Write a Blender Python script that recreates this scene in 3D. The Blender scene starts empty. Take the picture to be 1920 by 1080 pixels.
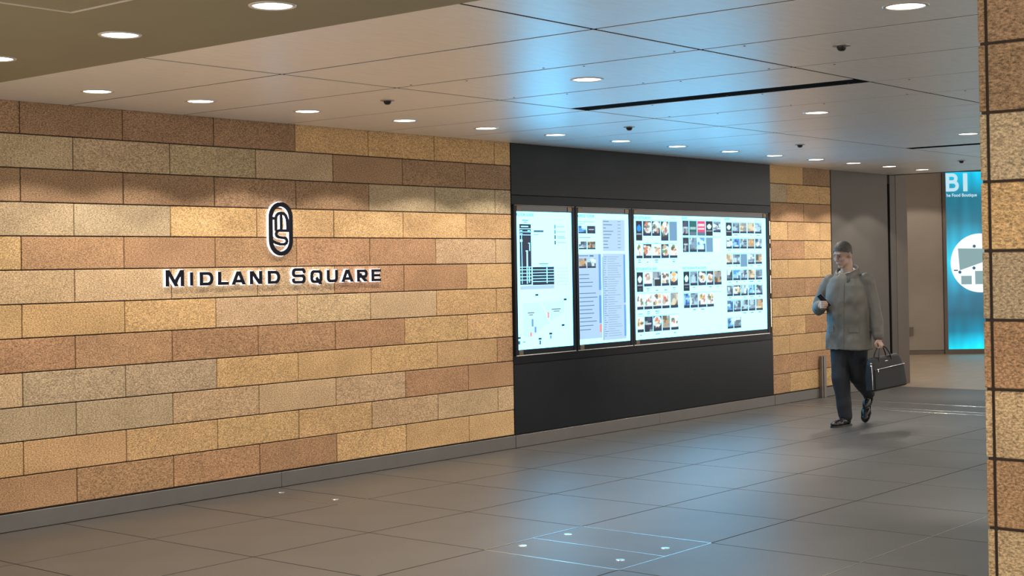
import bpy, bmesh, math, random
from mathutils import Vector, Matrix

random.seed(7)
sc = bpy.context.scene
COL = sc.collection

# ------------------------------------------------------------------ camera
CAM_Z = 1.588
cam_d = bpy.data.cameras.new('camera')
cam = bpy.data.objects.new('camera', cam_d)
COL.objects.link(cam)
cam_d.sensor_width = 36.0
cam_d.lens = 2736.57 / 1920 * 36.0
cam_d.shift_y = (465.46 - 540.0) / 1920.0
cam_d.clip_end = 200
YAW, PITCH, ROLL = 0.87435027, 0.01216435, 0.01604799
_f = Vector((math.sin(YAW) * math.cos(PITCH), math.cos(YAW) * math.cos(PITCH), math.sin(PITCH)))
_r0 = Vector((math.cos(YAW), -math.sin(YAW), 0)); _d0 = _f.cross(_r0)
_R = _r0 * math.cos(ROLL) + _d0 * math.sin(ROLL)
_D = -_r0 * math.sin(ROLL) + _d0 * math.cos(ROLL)
cm = Matrix((( _R.x, -_D.x, -_f.x, 0), (_R.y, -_D.y, -_f.y, 0), (_R.z, -_D.z, -_f.z, CAM_Z), (0, 0, 0, 1)))
cam.matrix_world = cm
sc.camera = cam

# ------------------------------------------------------------------ world, exposure
world = bpy.data.worlds.new('world'); sc.world = world
world.use_nodes = True
world.node_tree.nodes['Background'].inputs[0].default_value = (1.0, 0.93, 0.84, 1)
world.node_tree.nodes['Background'].inputs[1].default_value = 1.65
SPOT_W = 60.0            # each wall downlight
SPOT_W_MAIN = 92.0       # downlights over the walkway
WARM = (1.0, 0.92, 0.83)
sc.view_settings.view_transform = 'Standard'
sc.view_settings.look = 'None'
sc.view_settings.gamma = 1.0
sc.view_settings.use_curve_mapping = False
sc.view_settings.exposure = 0.12

# ------------------------------------------------------------------ helpers
def tag(o, label=None, cat=None, group=None, kind=None):
    if label: o['label'] = label
    if cat: o['category'] = cat
    if group: o['group'] = group
    if kind: o['kind'] = kind
    return o

def link(o, parent=None):
    COL.objects.link(o)
    if parent is not None: o.parent = parent
    return o

def empty(name, loc=(0, 0, 0), rz=0.0):
    o = bpy.data.objects.new(name, None); o.location = loc; o.rotation_euler = (0, 0, rz)
    o.empty_display_size = 0.1
    return link(o)

def mesh_obj(name, verts, faces, mat, parent=None, loc=(0, 0, 0), smooth=False):
    me = bpy.data.meshes.new(name); me.from_pydata(verts, [], faces); me.update()
    if mat: me.materials.append(mat)
    if smooth:
        for p in me.polygons: p.use_smooth = True
    o = bpy.data.objects.new(name, me); o.location = loc
    return link(o, parent)

def bm_obj(name, bm, mat, parent=None, loc=(0, 0, 0), smooth=False):
    bmesh.ops.recalc_face_normals(bm, faces=bm.faces)
    me = bpy.data.meshes.new(name); bm.to_mesh(me); bm.free()
    if mat: me.materials.append(mat)
    if smooth:
        for p in me.polygons: p.use_smooth = True
    o = bpy.data.objects.new(name, me); o.location = loc
    return link(o, parent)

def bm_box(bm, x0, x1, y0, y1, z0, z1, bevel=0.0):
    vs = [bm.verts.new(c) for c in ((x0,y0,z0),(x1,y0,z0),(x1,y1,z0),(x0,y1,z0),(x0,y0,z1),(x1,y0,z1),(x1,y1,z1),(x0,y1,z1))]
    fs = [bm.faces.new([vs[i] for i in f]) for f in ((0,3,2,1),(4,5,6,7),(0,1,5,4),(1,2,6,5),(2,3,7,6),(3,0,4,7))]
    if bevel > 0:
        es = list({e for f in fs for e in f.edges})
        bmesh.ops.bevel(bm, geom=es, offset=bevel, segments=1, affect='EDGES', profile=0.5)

def box(name, x0, x1, y0, y1, z0, z1, mat, parent=None, bevel=0.0):
    bm = bmesh.new()
    cx, cy, cz = (x0+x1)/2, (y0+y1)/2, (z0+z1)/2
    bm_box(bm, x0-cx, x1-cx, y0-cy, y1-cy, z0-cz, z1-cz, bevel)
    return bm_obj(name, bm, mat, parent, (cx, cy, cz))

def slab(name, x0, x1, y0, y1, z0, z1, mat):
    """box with its origin at the world origin, so pieces parented to it keep world coordinates"""
    bm = bmesh.new(); bm_box(bm, x0, x1, y0, y1, z0, z1)
    return bm_obj(name, bm, mat)

_cache = {}
def piece(name, x0, x1, y0, y1, z0, z1, mat, parent, bevel=0.002, color=None):
    """box piece sharing its mesh with others of the same size and material"""
    key = (name, round(x1-x0, 4), round(y1-y0, 4), round(z1-z0, 4), mat.name, bevel)
    loc = ((x0+x1)/2, (y0+y1)/2, (z0+z1)/2)
    if key not in _cache:
        hx, hy, hz = (x1-x0)/2, (y1-y0)/2, (z1-z0)/2
        bm = bmesh.new(); bm_box(bm, -hx, hx, -hy, hy, -hz, hz, bevel)
        o = bm_obj(name, bm, mat, parent, loc); _cache[key] = o.data
    else:
        o = bpy.data.objects.new(name, _cache[key]); o.location = loc; link(o, parent)
    if color: o.color = (*color, 1)
    return o

def lathe(bm, prof, n=24, cx=0, cy=0):
    """revolve (r, z) profile around z"""
    rings = []
    for r, z in prof:
        if r < 1e-6: rings.append([bm.verts.new((cx, cy, z))])
        else: rings.append([bm.verts.new((cx+r*math.cos(2*math.pi*i/n), cy+r*math.sin(2*math.pi*i/n), z)) for i in range(n)])
    for a, b in zip(rings, rings[1:]):
        for i in range(n):
            j = (i+1) % n
            if len(a) == 1 and len(b) == 1: continue
            if len(a) == 1: bm.faces.new((a[0], b[i], b[j]))
            elif len(b) == 1: bm.faces.new((a[i], b[0], a[j]))
            else: bm.faces.new((a[i], b[i], b[j], a[j]))

def srgb(r, g, b):
    def c(v):
        v /= 255.0
        return v/12.92 if v <= 0.04045 else ((v+0.055)/1.055)**2.4
    return (c(r), c(g), c(b))

# ------------------------------------------------------------------ materials
def new_mat(name):
    m = bpy.data.materials.new(name); m.use_nodes = True
    nt = m.node_tree; b = nt.nodes['Principled BSDF']
    return m, nt, b

def simple(name, col, rough=0.5, metal=0.0, noise=0.0, nscale=20.0, bump=0.0, spec=0.5, stretch=(1, 1, 1), coat=0.0):
    m, nt, b = new_mat(name)
    b.inputs['Roughness'].default_value = rough
    b.inputs['Metallic'].default_value = metal
    b.inputs['Specular IOR Level'].default_value = spec
    b.inputs['Coat Weight'].default_value = coat
    b.inputs['Coat Roughness'].default_value = 0.08
    b.inputs['Base Color'].default_value = (*col, 1)
    if noise > 0 or bump > 0:
        tc = nt.nodes.new('ShaderNodeTexCoord'); mp = nt.nodes.new('ShaderNodeMapping')
        mp.inputs['Scale'].default_value = stretch
        nz = nt.nodes.new('ShaderNodeTexNoise'); nz.inputs['Scale'].default_value = nscale; nz.inputs['Detail'].default_value = 5
        nt.links.new(tc.outputs['Object'], mp.inputs[0]); nt.links.new(mp.outputs[0], nz.inputs['Vector'])
        mr = nt.nodes.new('ShaderNodeMapRange')
        mr.inputs[1].default_value = 0.25; mr.inputs[2].default_value = 0.75
        mr.inputs[3].default_value = 1 - noise; mr.inputs[4].default_value = 1 + noise
        nt.links.new(nz.outputs['Fac'], mr.inputs[0])
        vm = nt.nodes.new('ShaderNodeVectorMath'); vm.operation = 'SCALE'
        vm.inputs[0].default_value = col
        nt.links.new(mr.outputs[0], vm.inputs['Scale'])
        nt.links.new(vm.outputs[0], b.inputs['Base Color'])
        if bump > 0:
            bp = nt.nodes.new('ShaderNodeBump'); bp.inputs['Strength'].default_value = bump; bp.inputs['Distance'].default_value = 0.004
            nt.links.new(nz.outputs['Fac'], bp.inputs['Height']); nt.links.new(bp.outputs[0], b.inputs['Normal'])
    return m

def emit(name, col, strength, rough=0.3):
    m, nt, b = new_mat(name)
    b.inputs['Base Color'].default_value = (0.02, 0.02, 0.02, 1)
    b.inputs['Roughness'].default_value = rough
    b.inputs['Specular IOR Level'].default_value = 0.08
    b.inputs['Emission Color'].default_value = (*col, 1)
    b.inputs['Emission Strength'].default_value = strength
    return m

def stone_material():
    m, nt, b = new_mat('bush_hammered_stone')
    oi = nt.nodes.new('ShaderNodeObjectInfo'); tc = nt.nodes.new('ShaderNodeTexCoord')
    off = nt.nodes.new('ShaderNodeVectorMath'); off.operation = 'MULTIPLY_ADD'
    cmb = nt.nodes.new('ShaderNodeCombineXYZ')
    for i in range(3): nt.links.new(oi.outputs['Random'], cmb.inputs[i])
    nt.links.new(cmb.outputs[0], off.inputs[0]); off.inputs[1].default_value = (37, 11, 53)
    nt.links.new(tc.outputs['Object'], off.inputs[2])
    def noise(scale, det, rough, st):
        mp = nt.nodes.new('ShaderNodeMapping'); mp.inputs['Scale'].default_value = st
        n = nt.nodes.new('ShaderNodeTexNoise'); n.inputs['Scale'].default_value = scale
        n.inputs['Detail'].default_value = det; n.inputs['Roughness'].default_value = rough
        nt.links.new(off.outputs[0], mp.inputs[0]); nt.links.new(mp.outputs[0], n.inputs['Vector'])
        return n
    g = noise(115, 3, 0.6, (0.75, 0.75, 1.5))       # hammered grain
    c = noise(3.2, 4, 0.55, (1, 1, 1.6))          # cloudy variation
    s = noise(260, 2, 0.5, (1, 1, 1))             # specks
    mr = nt.nodes.new('ShaderNodeMapRange'); mr.inputs[1].default_value = 0.32; mr.inputs[2].default_value = 0.68
    mr.inputs[3].default_value = 0.42; mr.inputs[4].default_value = 1.50
    nt.links.new(g.outputs['Fac'], mr.inputs[0])
    mr2 = nt.nodes.new('ShaderNodeMapRange'); mr2.inputs[1].default_value = 0.3; mr2.inputs[2].default_value = 0.7
    mr2.inputs[3].default_value = 0.90; mr2.inputs[4].default_value = 1.10
    nt.links.new(c.outputs['Fac'], mr2.inputs[0])
    mr3 = nt.nodes.new('ShaderNodeMapRange'); mr3.inputs[1].default_value = 0.35; mr3.inputs[2].default_value = 0.65
    mr3.inputs[3].default_value = 0.85; mr3.inputs[4].default_value = 1.15
    nt.links.new(s.outputs['Fac'], mr3.inputs[0])
    mu = nt.nodes.new('ShaderNodeMath'); mu.operation = 'MULTIPLY'
    nt.links.new(mr.outputs[0], mu.inputs[0]); nt.links.new(mr2.outputs[0], mu.inputs[1])
    mu2 = nt.nodes.new('ShaderNodeMath'); mu2.operation = 'MULTIPLY'
    nt.links.new(mu.outputs[0], mu2.inputs[0]); nt.links.new(mr3.outputs[0], mu2.inputs[1])
    vm = nt.nodes.new('ShaderNodeVectorMath'); vm.operation = 'SCALE'
    nt.links.new(oi.outputs['Color'], vm.inputs[0]); nt.links.new(mu2.outputs[0], vm.inputs['Scale'])
    nt.links.new(vm.outputs[0], b.inputs['Base Color'])
    b.inputs['Roughness'].default_value = 0.85; b.inputs['Specular IOR Level'].default_value = 0.2
    bp = nt.nodes.new('ShaderNodeBump'); bp.inputs['Strength'].default_value = 0.55; bp.inputs['Distance'].default_value = 0.004
    nt.links.new(g.outputs['Fac'], bp.inputs['Height']); nt.links.new(bp.outputs[0], b.inputs['Normal'])
    return m

M = {}
M['stone'] = stone_material()
M['joint'] = simple('dark_joint', (0.035, 0.022, 0.014), 0.9)
M['ceil'] = simple('satin_ceiling_panel', (0.95, 0.94, 0.91), 0.35, 0.42, 0.05, 3.0, stretch=(2.0, 9.0, 1))
M['ceil_dark'] = simple('ceiling_void', (0.006, 0.006, 0.007), 0.9, spec=0.05)
M['olive'] = simple('olive_painted_ceiling', (0.30, 0.255, 0.15), 0.6, 0, 0.04, 2.0)
M['floor'] = simple('honed_grey_floor_stone', (0.085, 0.078, 0.069), 0.40, 0, 0.14, 2.4, bump=0.0, spec=0.7)
M['grout'] = simple('floor_grout', (0.02, 0.018, 0.016), 0.9, spec=0.1)
M['floor_dark'] = simple('dark_floor_mat', (0.075, 0.07, 0.066), 0.42, 0, 0.08, 6.0)
M['floor_tan'] = simple('tan_floor_stone', (0.34, 0.25, 0.165), 0.38, 0, 0.15, 2.0, stretch=(1, 3, 1))
M['steel'] = simple('brushed_steel', (0.22, 0.19, 0.17), 0.38, 0.85, 0.06, 12, stretch=(1, 1, 8))
M['base'] = simple('baseboard_metal', (0.16, 0.15, 0.14), 0.36, 0.45, 0.05, 6)
M['bright_steel'] = simple('polished_steel', (0.85, 0.84, 0.80), 0.25, 1.0)
M['black'] = simple('black_wall_panel', (0.010, 0.012, 0.015), 0.26, 0.0, 0.08, 5, spec=0.16)
M['black_gloss'] = simple('black_glass', (0.006, 0.007, 0.009), 0.07, 0.0, spec=0.6)
M['frame'] = simple('black_metal_frame', (0.006, 0.008, 0.012), 0.3, 0.0, spec=0.15)
M['hinge'] = simple('bronze_clip', (0.16, 0.12, 0.08), 0.4, 0.7)
M['darkpanel'] = simple('dark_taupe_panel', (0.092, 0.080, 0.068), 0.55, 0.0, 0.06, 3, spec=0.3)
M['jamb'] = simple('brown_grey_jamb', (0.13, 0.10, 0.080), 0.55, 0.0, 0.04, 4, spec=0.3)
M['brown'] = simple('brown_wall_panel', (0.26, 0.21, 0.165), 0.55, 0, 0.05, 3)
M['slot'] = simple('black_slot', (0.004, 0.004, 0.004), 0.9, spec=0.05)
M['lamp_ring'] = simple('downlight_ring', (0.75, 0.72, 0.68), 0.3, 0.6)
M['lamp'] = emit('downlight_lens', (1.0, 0.90, 0.78), 9.0)
M['head'] = simple('black_sprinkler', (0.02, 0.018, 0.016), 0.4, 0.3)
M['head_plate'] = simple('sprinkler_plate', (0.32, 0.29, 0.25), 0.4, 0.5)
M['letter'] = simple('navy_black_enamel', (0.004, 0.005, 0.010), 0.45, 0.0, spec=0.15)
M['halo'] = emit('white_acrylic_glow', (0.90, 0.88, 1.0), 3.0)

# ------------------------------------------------------------------ dimensions
WY = 8.179          # face of the stone wall
CZ = 2.664          # ceiling
TOPZ = 2.676        # top of the stone grid
RH = 0.213          # course height
SL = 0.758          # stone length
X_BLACK0, X_BLACK1 = 9.776, 14.262
X_STONE1 = 15.67
BB_TOP = 0.112

PAL = {
 'B': srgb(158, 127, 98), 'G': srgb(184, 161, 128), 'T': srgb(202, 165, 118),
 'R': srgb(176, 138, 103), 'P': srgb(199, 168, 130)}
def jitter(c, a=0.06):
    k = 1 + random.uniform(-a, a)
    return tuple(min(1, v*k*(1+random.uniform(-0.02, 0.02))) for v in c)

# ------------------------------------------------------------------ stone wall
wall = slab('wall_back', 2.6, 17.74, WY+0.012, WY+0.20, 0.0, 3.05, M['joint'])
tag(wall, 'long corridor wall of tan and brown rough stone courses', kind='structure')
GAP = 0.0035
ROWS = ['BBBBTTTT', 'GGGGBBBB', 'BBBBBGGG', 'GGTTTTTT', 'TRRRRRPP', 'PPPPRRTT',
        'TTTPPPTT', 'RRRRRTTT', 'PGGTTTTR', 'GGPPPRRR', 'TTTTTPPP', 'RRRRTTTT']
X0 = 5.0145
for r in range(12):
    z1 = min(TOPZ - r*RH, CZ + 0.02); z0 = TOPZ - (r+1)*RH
    if r == 11: z0 = BB_TOP + 0.004
    off = 0.0 if r % 2 == 0 else 0.5
    for k in range(-3, 8):
        a = X0 + (k-1+off)*SL; b = a + SL
        if a > X_BLACK0: continue
        b = min(b, X_BLACK0)
        if b - a < 0.02: continue
        row = ROWS[r]; ch = row[min(max(k, 0), 7)]
        d = random.uniform(0, 0.0015)
        piece('stone_block', a+GAP, b-GAP, WY-d, WY+0.03-d, z0+GAP, z1-GAP, M['stone'], wall, 0.003, jitter(PAL[ch]))
FAR = 15.0163
FROWS = ['TB', 'GTT', 'RR', 'TTT', 'RT', 'TTT', 'RR', 'TTT', 'TR', 'TTT', 'RR', 'RTT']
for r in range(12):
    z1 = TOPZ - r*RH; z0 = z1 - RH
    if r == 11: z0 = BB_TOP + 0.004
    xs = [X_BLACK1, FAR, X_STONE1] if r % 2 == 0 else [X_BLACK1, FAR-0.379, FAR+0.379, X_STONE1]
    for i, (a, b) in enumerate(zip(xs, xs[1:])):
        piece('stone_block', a+GAP, b-GAP, WY, WY+0.03, z0+GAP, z1-GAP, M['stone'], wall, 0.003, jitter(PAL[FROWS[r][i]]))
# black cladding around the directories, taupe panel and shutter jamb further along
piece('black_panel', X_BLACK0+0.004, X_BLACK1-0.004, WY-0.002, WY+0.04, 2.212, 2.69, M['black'], wall, 0.002)
piece('black_panel', X_BLACK0+0.004, X_BLACK1-0.004, WY-0.002, WY+0.04, BB_TOP+0.005, 0.724, M['black'], wall, 0.002)
piece('black_rail', X_BLACK0+0.004, X_BLACK1-0.004, WY-0.002, WY+0.04, 2.128, 2.208, M['frame'], wall, 0.002)
piece('black_rail', X_BLACK0+0.004, X_BLACK1-0.004, WY-0.002, WY+0.04, 0.728, 0.800, M['frame'], wall, 0.002)
piece('taupe_panel', X_STONE1+0.018, 17.185, WY, WY+0.04, 0.09, 2.69, M['darkpanel'], wall, 0.002)
piece('shutter_slot', 17.186, 17.248, WY+0.004, WY+0.02, 0.0, 2.55, M['slot'], wall, 0.0)
piece('jamb_strip', 17.25, 17.405, WY-0.004, WY+0.04, 0.0, 3.0, M['darkpanel'], wall, 0.002)
piece('jamb_strip', 17.417, 17.745, WY-0.004, WY+0.22, 0.0, 3.0, M['jamb'], wall, 0.003)

bb = slab('baseboard_back', 2.6, 17.15, WY-0.004, WY+0.03, 0.0, BB_TOP-0.006, M['joint'])
tag(bb, 'low grey metal baseboard along the stone wall', kind='structure')
for a, b in ((2.7, 7.098), (7.102, 9.772), (9.780, 12.00), (12.003, 14.258), (14.266, 15.665), (15.672, 17.14)):
    piece('baseboard_panel', a, b, WY-0.014, WY-0.002, 0.002, BB_TOP-0.003, M['base'], bb, 0.0015)

# ------------------------------------------------------------------ floor
FX = [4.385 + 0.8945*k for k in range(-3, 12)]         # joints across
FY = [8.165 - 0.9225*k for k in range(0, 11)]
FXE = 14.36
floor = slab('floor', 1.2, 26.0, -2.0, 14.0, -0.12, -0.0015, M['grout'])
tag(floor, 'grey stone tile floor of the passage', kind='structure')
HATCH = (5, 3)          # the tile split into an access cover
G2 = 0.0048
for i in range(len(FX)):
    a = FX[i]; b = FX[i+1] if i+1 < len(FX) else FXE
    if b > FXE: b = FXE
    if b - a < 0.03: continue
    for j in range(len(FY)-1):
        y1, y0 = FY[j], FY[j+1]
        cover = abs(a-6.174) < 0.02 and j == 3
        halves = abs(a-6.174) < 0.02 and j == 0
        if cover or halves:
            m_ = 6.602 if cover else 6.79
            for p, q in ((a, m_), (m_, b)):
                piece('floor_tile', p+G2*1.5, q-G2*1.5, y0+G2*1.5, y1-G2*1.5, -0.0014, 0.0, M['floor'], floor, 0.0005)
        else:
            piece('floor_tile', a+G2, b-G2, y0+G2, y1-G2, -0.0014, 0.0, M['floor'], floor, 0.0005)
piece('dark_floor_slab', 14.62, 15.19, 0.4, WY-0.02, -0.0014, 0.0, M['floor_dark'], floor, 0.0005)
piece('dark_floor_slab', 15.215, 17.17, 0.4, WY-0.02, -0.0014, 0.0, M['floor_dark'], floor, 0.0005)
piece('floor_tile', 14.40, 14.57, 0.4, WY-0.02, -0.0014, 0.0, M['floor'], floor, 0.0005)
piece('tan_floor_slab', 17.18, 20.2, 2.0, 13.5, -0.0014, 0.0, M['floor_tan'], floor, 0.0005)
piece('tan_floor_slab', 20.205, 25.8, 2.0, 13.5, -0.0014, 0.0, M['floor_tan'], floor, 0.0005)
for x in (14.38, 14.595, 15.2025):
    piece('steel_strip', x-0.008, x+0.008, 0.4, WY-0.02, -0.0014, 0.0018, M['bright_steel'], floor, 0.0006)

piece('steel_strip', 5.30, 9.70, 3.5495, 3.5555, -0.0014, 0.0008, M['bright_steel'], floor, 0.0003)
cover = empty('floor_access_cover', (6.6, 4.95, 0))
tag(cover, 'steel edged two-leaf access cover set in the floor tiles in front', 'floor cover')
for (x0, x1, y0, y1) in ((6.170, 6.178, 4.475, 5.398), (6.598, 6.606, 4.475, 5.398), (7.064, 7.072, 4.475, 5.398), (6.17, 7.07, 4.471, 4.477), (6.17, 7.07, 5.395, 5.401)):
    box('edge_strip', x0-6.6, x1-6.6, y0-4.95, y1-4.95, -0.001, 0.0008, M['bright_steel'], cover)
def stud(x, y, parent, px, py):
    bm = bmesh.new(); lathe(bm, [(0.026, 0.0), (0.024, 0.003), (0.012, 0.0035), (0, 0.0035)], 16)
    return bm_obj('lifting_stud', bm, M['bright_steel'], parent, (x-px, y-py, 0))
for x, y in ((6.393, 5.303), (6.813, 5.302), (6.384, 4.616), (6.792, 4.601)): stud(x, y, cover, 6.6, 4.95)
cover2 = empty('floor_access_cover', (6.93, 7.7, 0))
tag(cover2, 'narrow steel studded access cover in the floor against the baseboard', 'floor cover')
box('edge_strip', 6.786-6.93, 6.794-6.93, -0.45, 0.45, -0.001, 0.0008, M['bright_steel'], cover2)
box('edge_strip', 6.79-6.93, 7.068-6.93, -0.458, -0.452, -0.001, 0.0008, M['bright_steel'], cover2)
for x, y in ((6.93, 7.98), (6.93, 7.42)): stud(x, y, cover2, 6.93, 7.7)

# ------------------------------------------------------------------ ceiling
ceil = slab('ceiling', 1.2, 17.25, -2.0, WY+0.01, CZ+0.0025, CZ+0.20, M['ceil_dark'])
tag(ceil, 'pale satin metal panel ceiling with recessed downlights', kind='structure')
CX = [4.43, 5.36, 6.262, 7.21, 8.155, 8.985, 9.88, 10.765, 11.65, 12.535, 13.41, 14.30, 15.19, 16.08, 16.97, 17.25]
CY = [WY-0.006, 6.115, 3.975, 1.85, -0.28, -2.0]
G3 = 0.0105
for i in range(len(CX)-1):
    for j in range(len(CY)-1):
        a, b = CX[i], CX[i+1]
        if j == 1 and abs(b-8.155) < 0.01: b -= 0.195
        if j == 1 and abs(b-13.41) < 0.01: b -= 0.170
        piece('ceiling_panel', a+G3, b-G3, CY[j+1]+G3, CY[j]-G3, CZ, CZ+0.0024, M['ceil'], ceil, 0.0008)
for (a, b) in ((1.25, 4.428),):
    for (y0, y1) in ((3.2, WY-0.006), (-2.0, 3.196)):
        piece('olive_ceiling_panel', a, b, y0, y1, CZ-0.004, CZ+0.0015, M['olive'], ceil, 0.001)
# panel fixing screws beside the joints
bm = bmesh.new(); lathe(bm, [(0.007, 0.001), (0.006, -0.002), (0, -0.002)], 8)
scr = bm_obj('panel_screw', bm, M['head'], ceil, (6.21, 5.9, CZ)); first = True
for x in CX[2:6]:
    for dx, y in ((-0.05, 5.95), (0.05, 5.6), (-0.05, 4.95), (0.05, 4.75), (-0.05, 4.1), (0.05, 3.75)):
        if first: o = scr; first = False
        else: o = bpy.data.objects.new('panel_screw', scr.data); link(o, ceil)
        o.location = (x+dx, y, CZ)
header = box('trim_1', 17.25, 17.36, -2.0, WY+0.01, CZ-0.004, CZ+0.45, M['darkpanel'])
tag(header, 'brown header edge where the panel ceiling ends', kind='structure')
ceil2 = box('ceiling_far', 17.36, 26.0, -2.0, 14.0, 3.35, 3.45, M['olive'])
tag(ceil2, 'plain ceiling beyond the header', kind='structure')

# slot diffusers
for nm, x0, x1, y0, y1 in (('long black slot diffuser in the ceiling, the nearer one', 7.966, 8.148, 3.98, 6.11),
                           ('black slot diffuser in the ceiling beyond, partly behind the pillar', 13.245, 13.40, 3.98, 6.11)):
    d = empty('slot_diffuser', ((x0+x1)/2, (y0+y1)/2, CZ)); tag(d, nm, 'ceiling diffuser', 'slot diffusers in the ceiling')
    w, l = (x1-x0)/2, (y1-y0)/2
    box('slot_back', -w, w, -l, l, 0.0008, 0.0024, M['slot'], d)
    for xx in (-w+0.012, 0.0, w-0.012):
        box('slot_blade', xx-0.002, xx+0.002, -l+0.005, l-0.005, -0.001, 0.002, M['slot'], d)

# access hatch in the olive ceiling
h = empty('ceiling_hatch', (3.13, 4.9, CZ-0.004)); tag(h, 'square ceiling access hatch with pale trim at upper left', 'hatch')
box('hatch_leaf', -0.29, 0.29, -0.29, 0.29, -0.004, 0.002, M['olive'], h, 0.001)
for s in (-1, 1):
    box('hatch_trim', -0.31, 0.31, s*0.302-0.008, s*0.302+0.008, -0.006, 0.0, M['lamp_ring'], h, 0.001)
    box('hatch_trim', s*0.302-0.008, s*0.302+0.008, -0.294, 0.294, -0.006, 0.0, M['lamp_ring'], h, 0.001)

# ------------------------------------------------------------------ downlights
def lens_meshes():
    bm = bmesh.new(); lathe(bm, [(0.098, 0.0), (0.096, -0.004), (0.084, -0.005), (0.080, 0.0)], 32)
    bmesh.ops.recalc_face_normals(bm, faces=bm.faces)
    a = bpy.data.meshes.new('trim_ring'); bm.to_mesh(a); bm.free(); a.materials.append(M['lamp_ring'])
    bm = bmesh.new(); lathe(bm, [(0.081, -0.0005), (0.05, -0.0025), (0, -0.003)], 32)
    bmesh.ops.recalc_face_normals(bm, faces=bm.faces)
    b = bpy.data.meshes.new('lens'); bm.to_mesh(b); bm.free(); b.materials.append(M['lamp'])
    for me in (a, b):
        for p in me.polygons: p.use_smooth = True
    return a, b
RING, LENS = lens_meshes()
SPOTS = {}
def spot_data(w):
    if w not in SPOTS:
        s = bpy.data.lights.new('downlight_beam', 'SPOT'); s.energy = w; s.color = WARM
        s.spot_size = math.radians(117); s.spot_blend = 0.16; s.shadow_soft_size = 0.045
        SPOTS[w] = s
    return SPOTS[w]
def downlight(x, y, label, group, watts, z=CZ, lit=True):
    o = empty('downlight', (x, y, z)); tag(o, label, 'downlight', group)
    r = bpy.data.objects.new('trim_ring', RING); link(r, o)
    l = bpy.data.objects.new('lens', LENS); link(l, o)
    s = bpy.data.objects.new('downlight_beam', spot_data(watts)); s.location = (0, 0, -0.012); link(s, o)
    return o
ORD = ['first', 'second', 'third', 'fourth', 'fifth', 'sixth', 'seventh', 'eighth', 'ninth', 'tenth', 'eleventh', 'twelfth', 'thirteenth']
WALLX = [5.066, 5.827, 6.73, 7.68, 8.589, 9.462, 10.385, 11.274, 12.19, 13.047, 13.92, 14.78, 15.67]
for i, x in enumerate(WALLX):
    downlight(x, 7.425, f'{ORD[i]} round downlight from the left in the row along the stone wall', 'downlights along the wall', SPOT_W)
downlight(16.56, 7.425, 'round downlight at the far end of the wall row by the header', 'downlights along the wall', SPOT_W)
for (x, y, lab) in ((6.778, 5.08, 'round downlight in the blue-lit ceiling left of the black slot'),
                    (9.527, 5.07, 'round downlight in the ceiling beyond the black slot'),
                    (12.165, 5.03, 'round downlight cut by the pillar edge in the ceiling'),
                    (14.85, 5.03, 'round downlight over the walkway behind the pillar'),
                    (5.823, 2.671, 'large bright downlight at the top right beside the pillar'),
                    (8.55, 2.67, 'added unseen downlight behind the pillar on the walkway side'),  # this lamp and the next are unseen, added to light the floor
                    (11.25, 2.67, 'added unseen downlight farther off behind the pillar')):
    downlight(x, y, lab, 'downlights over the walkway', SPOT_W_MAIN)
for (x, y, lab) in ((3.92, 6.60, 'downlight in the olive ceiling cut by the left picture edge'),
                    (3.92, 5.565, 'downlight in the olive ceiling at upper left'),
                    (3.92, 4.525, 'downlight in the olive ceiling cut by the top picture edge')):
    downlight(x, y, lab, 'downlights in the olive ceiling', SPOT_W, CZ-0.004)

for (x, y, lab) in ((20.3, 8.6, 'added unseen downlight beyond the header brightening the tan floor'),  # unseen lamps added to brighten the far floor and wall
                    (22.0, 9.6, 'added unseen downlight beyond the header brightening the brown wall')):
    downlight(x, y, lab, 'added downlights beyond the header', 110.0, 3.35)

# sprinkler heads
for i, (x, y, lab) in enumerate(((6.67, 6.60, 'small black sprinkler head above the stone wall, nearest on the left'),
                    (9.374, 6.62, 'small black sprinkler head above the directory screens'),
                    (6.652, 3.395, 'small black sprinkler head in the ceiling near the pillar top'),
                    (12.014, 6.57, 'small black sprinkler head over the far end of the screens'),
                    (15.423, 6.46, 'small black sprinkler head near the end of the ceiling'))):
    o = empty('sprinkler_head', (x, y, CZ)); tag(o, lab, 'sprinkler', 'sprinkler heads in the ceiling')
    bm = bmesh.new(); lathe(bm, [(0.046, 0.001), (0.045, -0.004), (0.028, -0.006)], 20); bm_obj('escutcheon_plate', bm, M['head_plate'], o)
    bm = bmesh.new(); lathe(bm, [(0.026, -0.003), (0.024, -0.014), (0.018, -0.024), (0.012, -0.028), (0, -0.028)], 16); bm_obj('sprinkler_body', bm, M['head'], o, smooth=True)

# ------------------------------------------------------------------ near stone pillar
PX, PY = 4.387, 1.778
pil = slab('wall_pillar', PX+0.007, PX+0.895, -0.595, PY-0.005, 0, CZ+0.02, M['joint'])
tag(pil, 'near pillar clad in rough brown and beige stone at the right edge', kind='structure')
PROWS = 'BBBGTGRPRPRBB'
for r in range(13):
    z1 = min(TOPZ - r*RH, CZ+0.001); z0 = TOPZ - (r+1)*RH
    if r == 12: z0 = 0.0
    g = 0.0045
    if z1 - z0 < 0.05: continue
    c = jitter(PAL[PROWS[r]])
    piece('stone_block', PX, PX+0.03, PY-0.03-0.76, PY-0.0305, z0+g, z1-g, M['stone'], pil, 0.003, c)
    piece('stone_block', PX, PX+0.03, -0.6, PY-0.03-0.769, z0+g, z1-g, M['stone'], pil, 0.003, jitter(PAL[PROWS[r]]))
    piece('stone_block', PX+0.0015, PX+0.45, PY-0.0205, PY, z0+g, z1-g, M['stone'], pil, 0.0025, c)
    piece('stone_block', PX+0.459, PX+0.9, PY-0.0205, PY, z0+g, z1-g, M['stone'], pil, 0.0025, jitter(PAL[PROWS[r]]))

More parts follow.
